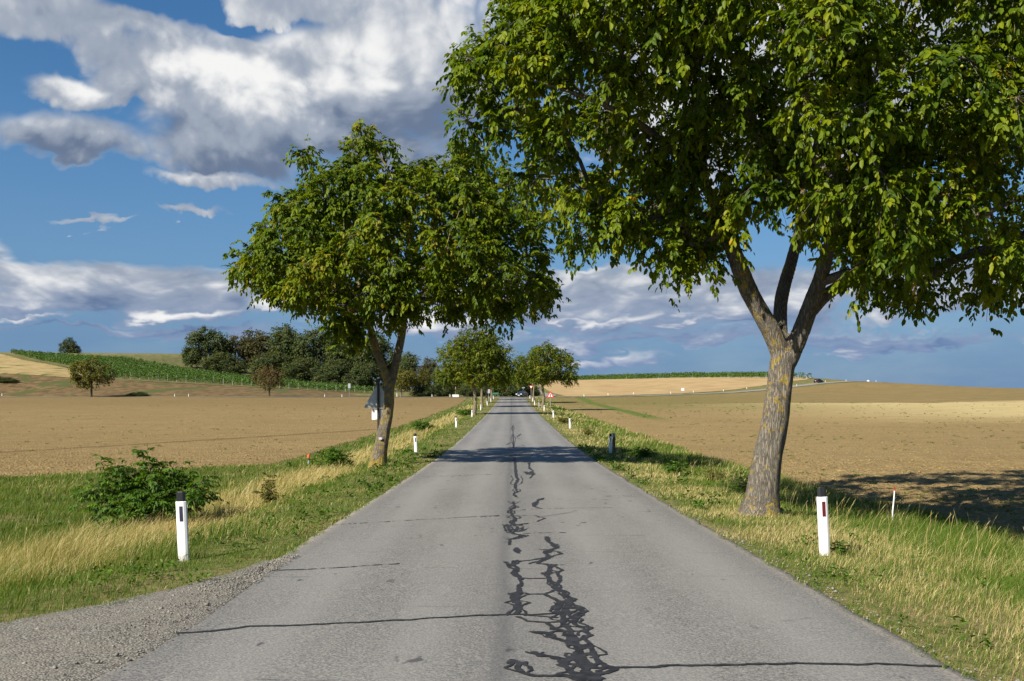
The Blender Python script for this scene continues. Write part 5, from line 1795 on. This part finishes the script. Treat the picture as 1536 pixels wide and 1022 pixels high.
def pebbles():
    n = 1500
    y = rng.uniform(5.2, 12.4, n); f = rng.random(n)
    gx = gravel_x(y)
    x = np.maximum(gx, -8) + (RL + .25 - np.maximum(gx, -8)) * f
    # along the right asphalt edge too
    m = 500
    y2 = 5 + 30 * rng.random(m) ** 1.5; x2 = RR + rng.normal(.03, .07, m)
    x = np.concatenate([x, x2]); y = np.concatenate([y, y2]); n = len(x)
    r = rng.uniform(.006, .016, n) * np.where(rng.random(n) < .06, 1.7, 1)
    z = np.maximum(T(x, y), np.where((x > RL) & (x < RR), PZ(y), -9)) + .016
    oc = np.array([(1, .1, 0), (-.9, 0, .1), (0, 1, .1), (.1, -1, 0), (0, .1, .75), (.1, 0, -.6)])
    an = rng.uniform(0, 6.28, n); ca, sa = np.cos(an)[:, None], np.sin(an)[:, None]
    sx = rng.uniform(.8, 1.5, n)[:, None]
    px = oc[None, :, 0] * sx; py = oc[None, :, 1]
    v = np.stack([px * ca - py * sa, px * sa + py * ca, np.repeat(oc[None, :, 2], n, 0)], -1) * r[:, None, None] + np.stack([x, y, z], 1)[:, None]
    b = np.arange(n)[:, None] * 6
    fs = np.concatenate([b + np.array([q]) for q in [(0, 2, 4), (2, 1, 4), (1, 3, 4), (3, 0, 4), (2, 0, 5), (1, 2, 5), (3, 1, 5), (0, 3, 5)]])
    m_ = plain("pebble_stone", (0.19, 0.175, 0.145), 0.9, var=.35, scale=3.0)
    tag(link("pebbles", make_mesh("pebbles", v.reshape(-1, 3), [fs], m_)), "loose grey pebbles on the gravel shoulder and road edges", "gravel", None, 'stuff')


pebbles()

# ------------------------------------------------------------------ delineator posts
def delineator(label, loc, refl, lean=0.0, group="white delineator posts along the road"):
    root = thing("delineator_post", label, "delineator post", loc, 0, group)
    sec = lambda w, dth: [(-w, -dth * .55), (-w * .55, -dth), (w * .55, -dth), (w, -dth * .55), (w, dth * .3), (w * .35, dth), (-w * .35, dth), (-w, dth * .3)]
    def loft(z0, z1, w0, w1, d0, d1, dz=0.0):
        mb = MB(); a = sec(w0, d0); b = sec(w1, d1); n = len(a)
        v = [(p[0], p[1], z0) for p in a] + [(p[0], p[1], z1 - dz * (p[1] / d1)) for p in b]
        fs = [tuple(range(n - 1, -1, -1)), tuple(range(n, 2 * n))] + [(i, (i + 1) % n, n + (i + 1) % n, n + i) for i in range(n)]
        return mb.add(v, fs)
    loft(-.12, .755, .066, .067, .045, .045).build("body", M_POSTW, root, bevel=.006)
    loft(.7545, .868, .056, .054, .040, .038, .012).build("cap", M_BLACK, root, bevel=.006)
    mb = MB(); mb.box((0.004, -.0465, .60), (.042, .006, .19)).build("reflector", refl, root)
    root.rotation_euler = (0, lean, 0)
    return root


LX = -4.18; RX = 4.12
def lp(x, d): return (x, d, Tf(x, d))


pl = delineator("nearest white delineator post on the left verge, in front of the big shrub", lp(-4.15, 12.6), M_REFB, R(-2.6))
pr = delineator("nearest white delineator post on the right verge, with a dark red reflector", lp(4.02, 12.8), M_REFR, R(-2.8))
def postcopy(src, x, d, lab, lean=0.0):
    o = dup(src, lp(x, d), 0, 1.0, lab)
    o.rotation_euler = (0, R(lean), 0)
postcopy(pl, -4.15, 43, "white post on the left verge just right of the lichen-trunked walnut", -2)
postcopy(pl, -4.2, 75, "left verge post beyond the round shrub, third from the front", -1)
postcopy(pl, -4.22, 105, "left verge post just in front of the far left walnut row", 1)
postcopy(pl, -4.25, 135, "left verge post at the foot of the second far left walnut", 2)
postcopy(pl, -4.1, 165, "left verge post at the foot of the third far left walnut", -1)
postcopy(pl, -4.1, 193, "left verge post at the foot of the last far left walnut", 0)
postcopy(pl, -4.2, 224, "left verge post nearest the junction", 1)
postcopy(pr, 4.25, 73, "sunlit right verge post, third from the front", -1)
postcopy(pr, 4.2, 101, "right verge post just before the red triangle sign", 0)
postcopy(pr, 4.15, 129, "right verge post at the foot of the round-crowned walnut", 3)
postcopy(pr, 3.75, 165, "right verge post beyond the round-crowned walnut", 0)
postcopy(pr, 4.05, 196, "right verge post beside the trunk near the give way sign", 0)
postcopy(pr, 4.1, 228, "right verge post nearest the junction", 0)
o = delineator("white post standing in tree shade beside a brown stake on the right verge", lp(4.25, 43), M_REFB, 0)
# stake just behind it
st = thing("boundary_stake", "brown square stake with a pale grey top beside the second right delineator", "stake", lp(4.43, 43.3))
MB().box((0, 0, .30), (.13, .09, .80)).build("shaft", M_RUST, st, bevel=.005)
MB().box((0, 0, .79), (.125, .085, .18), 0, .9).build("head", M_REFG, st, bevel=.005)
st = thing("boundary_stake", "short grey-blue stake at the verge edge left of the round-crowned walnut", "stake", lp(4.05, 150))
MB().box((0, 0, .35), (.12, .12, .9)).build("shaft", M_REFG, st, bevel=.005)
MB().box((0, 0, .84), (.14, .14, .09), 0, .7).build("head", M_SIGNK, st, bevel=.005)
# posts along the cross road (tiny, far)
far = "far posts along the crossing road"
for px, d, lab in ((912, 276, None), (950, 290, None), (1006, 296, None), (1040, 312, None), (1085, 322, None), (1120, 338, None), (1195, 352, None), (1238, 376, None), (1269, 382, None),
                   (1314, 398, None), (1390, 425, None), (876, 258, None)):
    o = dup(pl, lp(W(px, d), d), 0, 1.0, "tiny white post beside the far crossing road right of the junction", far)
for px, d in ((3, 263), (262, 259), (283, 258), (487, 256), (513, 256), (648, 250), (675, 247)):
    dup(pl, lp(W(px, d), d), 0, 1.0, "tiny white post beside the far crossing road left of the junction", "far left posts along the crossing road")

# ------------------------------------------------------------------ stakes and markers
mk = thing("marker_pipe", "short grey pipe with an orange cap at the left field edge", "marker", lp(W(463, 42), 42))
MB().tube([(0, 0, -.2), (0, 0, .52)], .035, 10).build("pipe", M_REFG, mk, smooth=False)
MB().tube([(0, 0, .515), (0, 0, .56), (0, 0, .66), (0, 0, .70)], [.05, .06, .055, .025], 10).build("cap", M_ORANGE, mk)
MB().box((-.13, .02, .04), (.16, .12, .14), .4, .7).build("base_stone", M_STONE, mk, bevel=.02)
d = 20.8; x = W(1338, d)
sk = thing("marker_rod", "thin leaning pale rod at the edge of the shaded right field", "marker", lp(x, d))
MB().tube([(0, 0, -.25), (.01, 0, .25), (.04, 0, .55), (.05, 0, .70)], [.016, .015, .014, .012], 8).build("rod", M_WHITE, sk)
MB().tube([(.0505, 0, .70), (.052, 0, .78)], [.0135, .0125], 8).build("red_tip", M_SIGNR, sk)

# ------------------------------------------------------------------ road signs
def tri(sz, inverted=False, r=.08):
    h = sz * .866
    pts = [(-sz / 2, 0), (sz / 2, 0), (0, h)] if not inverted else [(-sz / 2, h), (0, 0), (sz / 2, h)]
    c = np.mean(pts, 0); out = []
    for i in range(3):
        p = np.array(pts[i]); a = np.array(pts[i - 1]); b = np.array(pts[(i + 1) % 3])
        da = (a - p) / np.linalg.norm(a - p); db = (b - p) / np.linalg.norm(b - p)
        k = sz * r
        p0 = p + da * k; p1 = p + db * k
        out += [tuple(p0), tuple(p0 * .25 + p * .5 + p1 * .25), tuple(p1)]
    return out


def scale_poly(p, s):
    p = np.array(p); c = p.mean(0)
    return [tuple(c + (q - c) * s) for q in p]


# back of the big triangle behind the left walnut
d = 37.0; x = W(567.5, d); zb = Tf(x, d); z0 = Zp(612, d) - zb; ztop = Zp(572, d) - zb
sg = thing("road_sign", "grey back of a triangular road sign with plate behind the lichen-trunked walnut", "road sign", (x, d, zb))
MB().tube([(0, 0, -.3), (0, 0, ztop + .1)], .045, 10).build("pole", M_POLE, sg)
b = MB(); b.prism([(a, c + z0) for a, c in tri(44.5 * d / F, False, .05)], .055, .065, 'y'); b.build("triangle_panel", M_ALU, sg)
b = MB(); b.prism([(a, c + z0) for a, c in scale_poly(tri(44.5 * d / F, False, .05), .985)], .067, .070, 'y'); b.build("sign_face", M_SIGNR, sg)
MB().box((0, .060, z0 - .045 - .20), (.50, .010, .40)).build("plate", M_SIGNW, sg)
for zz, w in ((z0 + .05, 1.0), (z0 + .80, .30), (z0 - .05, .46)):
    b = MB(); b.box((0, .047, zz), (w, .014, .035)); b.build("bracket", M_STEEL, sg)
MB().tube([(0, 0, ztop + .095), (0, 0, ztop + .16)], [.048, .03], 10).build("pole_cap", M_STEEL, sg)

# small number tag nailed to that walnut
d = 34.4 - .29
tg = thing("number_tag", "small round-cornered grey number tag nailed to the leaning walnut trunk", "tag", (W(570.5, d), d + .02, Zp(658, d)))
MB().prism([(-.06, -.03), (-.045, -.045), (.045, -.045), (.06, -.03), (.06, .03), (.045, .045), (-.045, .045), (-.06, .03)], -.008, .002, 'y').build("plate", M_REFG, tg)
MB().box((-.022, -.0095, 0), (.014, .003, .05)).box((.018, -.0095, .0), (.03, .003, .012)).box((.018, -.0095, .02), (.03, .003, .010)).box((.018, -.0095, -.02), (.03, .003, .010)).build("digits", M_SIGNW, tg)


def warn_sign(name, label, x, d, size_, zb0, inverted, symbol, pole_h=None, back=False):
    zb = Tf(x, d)
    root = thing(name, label, "road sign", (x, d, zb))
    h = size_ * .866
    z0 = zb0 - zb
    yy = -.06 if not back else .06
    MB().tube([(0, 0, -.3), (0, 0, z0 + h * .92)], .035, 8).build("pole", M_STEEL, root)
    t = tri(size_, inverted)
    b = MB(); b.prism([(a, c + z0) for a, c in t], yy - .012, yy + .0, 'y'); b.build("panel", M_ALU if back else M_SIGNR, root)
    if not back:
        b = MB(); b.prism([(a, c + z0) for a, c in scale_poly(t, .62)], yy - .016, yy - .0125, 'y'); b.build("white_field", M_SIGNW, root)
        if symbol:
            cz = z0 + h * .33
            b = MB(); b.prism([(-.04, cz - .16), (.04, cz - .16), (.035, cz + .10), (.075, cz + .10), (0, cz + .24), (-.075, cz + .10), (-.035, cz + .10)], yy - .020, yy - .0165, 'y')
            b.box((0, yy - .0175, cz - .02), (.24, .003, .045)); b.build("symbol", M_SIGNK, root)
    return root


d = 122; x = W(825.5, d)
warn_sign("warning_sign", "red-bordered triangular warning sign with black symbol on the right verge", x, d, .92, Zp(596.5, d), False, True)
d = 222; x = W(796.7, d)
warn_sign("give_way_sign", "red and white give way sign on the right at the junction", x, d, .92, Zp(584, d), True, False)
d = 262; x = W(785, d)
warn_sign("give_way_sign", "pale back of a give way sign across the junction behind the car", x, d, .80, Zp(585, d), True, False, back=True)


def panel_sign(name, label, px, d, w, h, zc, m, pole_m=M_STEEL, twop=False, shape='rect'):
    x = W(px, d); zb = Tf(x, d)
    root = thing(name, label, "sign", (x, d, zb))
    z = Zp(zc, d) - zb
    for o_ in ((-w * .4, w * .4) if twop else (0,)):
        MB().tube([(o_, 0, -.3), (o_, 0, z + h * .45)], .035, 8).build("pole", pole_m, root)
    b = MB()
    if shape == 'rect': b.box((0, -.05, z), (w, .012, h))
    else: b.prism([(math.cos(a) * w / 2, z + math.sin(a) * w / 2) for a in np.linspace(0, 6.283, 19)[:-1]], -.056, -.044, 'y')
    b.build("panel", m, root, bevel=.004 if shape == 'rect' else 0)
    b = MB()
    if shape == 'rect': b.box((0, -.0565, z), (w * .86, .003, h * .82))
    else: b.prism([(math.cos(a) * w * .36, z + math.sin(a) * w * .36) for a in np.linspace(0, 6.283, 19)[:-1]], -.060, -.057, 'y')
    b.build("sign_face", m, root)
    return root


panel_sign("information_sign", "grey-blue sign panel in front of the vineyard beside the far left road", 524, 262, .65, 1.25, 579, M_REFG)
panel_sign("information_sign", "blue-grey sign panel between trunks of the far left walnut row", 733, 196, .55, .80, 587, M_ALU)
panel_sign("direction_sign", "long low green sign behind the far left walnut row", 743, 243, 1.6, .45, 590.5, M_SIGNG, twop=True)
panel_sign("road_sign", "small square white sign beside the far right road", 1024, 300, .85, .75, 584.5, M_SIGNW)
panel_sign("road_sign", "round white sign on the skyline right of the black car", 1302, 408, 1.0, 1.0, 572, M_SIGNW, shape='round')
panel_sign("road_sign", "small pale sign on the skyline just left of the black car", 1221, 386, .7, .7, 575.5, M_SIGNW, shape='round')
panel_sign("road_sign", "small blue sign beside the narrow uphill road", 807, 290, .6, .4, 582.5, M_SIGNB)
w_ = thing("white_marker_post", "tall white cross-shaped post beside the far left road right of the leaning walnut", "post", at(595.5, 257))
MB().tube([(0, 0, -.2), (0, 0, 2.9)], .08, 8).build("pole", M_WHITE, w_)
MB().box((0, -.02, 2.1), (.75, .06, .14)).build("crossbar", M_WHITE, w_)

# wayside cross
x, y, z = at(683.5, 248)
cr = thing("wayside_cross", "roofed wooden wayside cross on a white plinth beside the far road", "wayside cross", (x, y, z))
MB().box((0, 0, .25), (1.65, .9, .95), 0, .94).build("plinth", M_STONE, cr, bevel=.03)
MB().box((0, 0, 2.1), (.16, .16, 2.8)).build("post", M_BROWNW, cr)
MB().box((0, -.005, 2.95), (1.0, .12, .14)).build("crossbeam", M_BROWNW, cr)
b = MB(); b.prism([(-.75, 3.05), (0, 3.75), (.75, 3.05), (.66, 3.0), (0, 3.60), (-.66, 3.0)], -.3, .3, 'y'); b.build("roof", M_TILE, cr)
# small carved figure: one skinned surface
def carved_figure(parent):
    J = [(0, 0, 2.55), (0, 0, 2.75), (0, 0, 2.92), (0, -.02, 3.05), (.14, 0, 2.93), (.42, 0, 3.0), (-.14, 0, 2.93), (-.42, 0, 3.0), (.05, -.03, 2.35), (.03, 0, 2.08), (-.05, -.03, 2.35), (-.03, 0, 2.08)]
    E = [(0, 1), (1, 2), (2, 3), (2, 4), (4, 5), (2, 6), (6, 7), (0, 8), (8, 9), (0, 10), (10, 11)]
    Rd = [.085, .09, .08, .075, .05, .03, .05, .03, .05, .035, .05, .035]
    me = bpy.data.meshes.new("figure"); me.from_pydata(J, E, [])
    o = bpy.data.objects.new("tmp", me); COL.objects.link(o)
    md = o.modifiers.new("s", 'SKIN')
    sv = me.skin_vertices[0].data if len(me.skin_vertices) else None
    if sv is None:
        bm = bmesh.new(); bm.from_mesh(me); bm.verts.layers.skin.verify(); bm.to_mesh(me); bm.free(); sv = me.skin_vertices[0].data
    for i, r in enumerate(Rd): sv[i].radius = (r, r)
    sv[0].use_root = True
    o.modifiers.new("u", 'SUBSURF').levels = 1
    dg = bpy.context.evaluated_depsgraph_get()
    m2 = bpy.data.meshes.new_from_object(o.evaluated_get(dg)); m2.name = "figure"
    bpy.data.objects.remove(o)
    m2.materials.clear(); m2.materials.append(M_CORPUS)
    f = link("figure", m2, parent); f.location = (0, -.13, 0)
carved_figure(cr)

# ------------------------------------------------------------------ cars
def car(name, label, loc, rz, paint, estate):
    root = thing(name, label, "car", loc, rz)      # +x is forward
    Lh, w = 2.15, .87
    hood = [(-Lh, .42), (-Lh, .78), (-Lh + .06, .95)] + ([(-1.95, 1.02)] if estate else [(-1.35, 1.0)]) + [(1.0, .98), (1.85, .80), (Lh, .62), (Lh + .02, .36), (1.95, .22)]
    low = []
    for cx in (1.32, -1.32):
        low += [(cx + .36 * math.cos(a), .30 + .36 * math.sin(a)) for a in np.linspace(0.0, math.pi, 9)]
    poly = hood + [(1.75, .22)] + low[:9] + low[9:] + [(-1.95, .24)]
    # loft with tumblehome: three sections across
    mb = MB(); n = len(poly)
    secs = [(-w, .96), (-w * .9, 1.0), (w * .9, 1.0), (w, .96)]
    v = []
    for yy, s in secs:
        v += [(px * s, yy, .62 + (pz - .62) * (1 if s == 1.0 else .93)) for px, pz in poly]
    fs = []
    for k in range(3):
        for i in range(n):
            j = (i + 1) % n
            fs.append((k * n + i, k * n + j, (k + 1) * n + j, (k + 1) * n + i))
    fs += [tuple(range(n - 1, -1, -1)), tuple(range(3 * n, 4 * n))]
    mb.add(v, fs).build("body", paint, root)
    if estate: top = [(-2.02, .985), (-1.78, 1.40), (-.2, 1.47), (.25, 1.40), (1.02, .965)]
    else: top = [(-1.75, .985), (-1.05, 1.36), (-.3, 1.43), (.2, 1.38), (1.05, .965)]
    n = len(top); mb = MB(); v = []
    for yy, kk in ((-1, 0), (1, 0)):
        v += [(px, yy * (w * .93 if pz < 1.1 else w * .70), pz) for px, pz in top]
    mb.add(v, [tuple(range(n - 1, -1, -1)), tuple(range(n, 2 * n))] + [(i, (i + 1) % n, n + (i + 1) % n, n + i) for i in range(n)]).build("windows", M_GLASS, root)
    rt = top[1:4]
    mb = MB(); v = []
    for dz in (.004, .05):
        for yy in (-1, 1):
            v += [(px * .97, yy * w * .69, pz + dz) for px, pz in rt]
    mb.add(v, [(0, 1, 4, 3), (1, 2, 5, 4), (6, 9, 10, 7), (7, 10, 11, 8), (0, 6, 7, 1), (1, 7, 8, 2), (3, 4, 10, 9), (4, 5, 11, 10), (0, 3, 9, 6), (2, 8, 11, 5)]).build("roof", paint, root)
    for s in (-1, 1):
        for cx in (1.32, -1.32):
            wh = MB()
            wh.prism([(cx + .31 * math.cos(a), .31 + .31 * math.sin(a)) for a in np.linspace(0, 6.283, 21)[:-1]], s * w * .78, s * w * .99, 'y')
            t = wh.build("wheel", M_TYRE, root)
            MB().prism([(cx + .19 * math.cos(a), .31 + .19 * math.sin(a)) for a in np.linspace(0, 6.283, 13)[:-1]], s * w * .985, s * w * 1.005, 'y').build("rim", M_RIM, t)
        MB().box((Lh - .03, s * .60, .68), (.14, .40, .17)).build("headlight", M_LAMP, root, bevel=.02)
        MB().box((-Lh + .02, s * .70, .84), (.10, .22, .24)).build("tail_light", M_TAIL, root, bevel=.02)
        MB().box((.75, s * .93, 1.02), (.12, .18, .12)).build("mirror", paint, root, bevel=.02)
    MB().box((Lh + .02, 0, .42), (.02, .52, .12)).build("number_plate", M_SIGNW, root)
    MB().box((-Lh - .01, 0, .72), (.02, .52, .12)).build("number_plate", M_SIGNW, root)
    return root


x, d = W(783, 247), 247.0
car("parked_car", "dark blue car turning at the junction at the end of the road", (x, d, Tf(x, d) + .12), R(-112), M_CARB, False)
d = 368.5; x = W(1229, d)
car("driving_car", "black car on the far road below the right skyline", (x, d + 1.0, Tf(x, d + 1.0) + .12), R(42), M_CARK, True)

print("objects", len(bpy.data.objects))
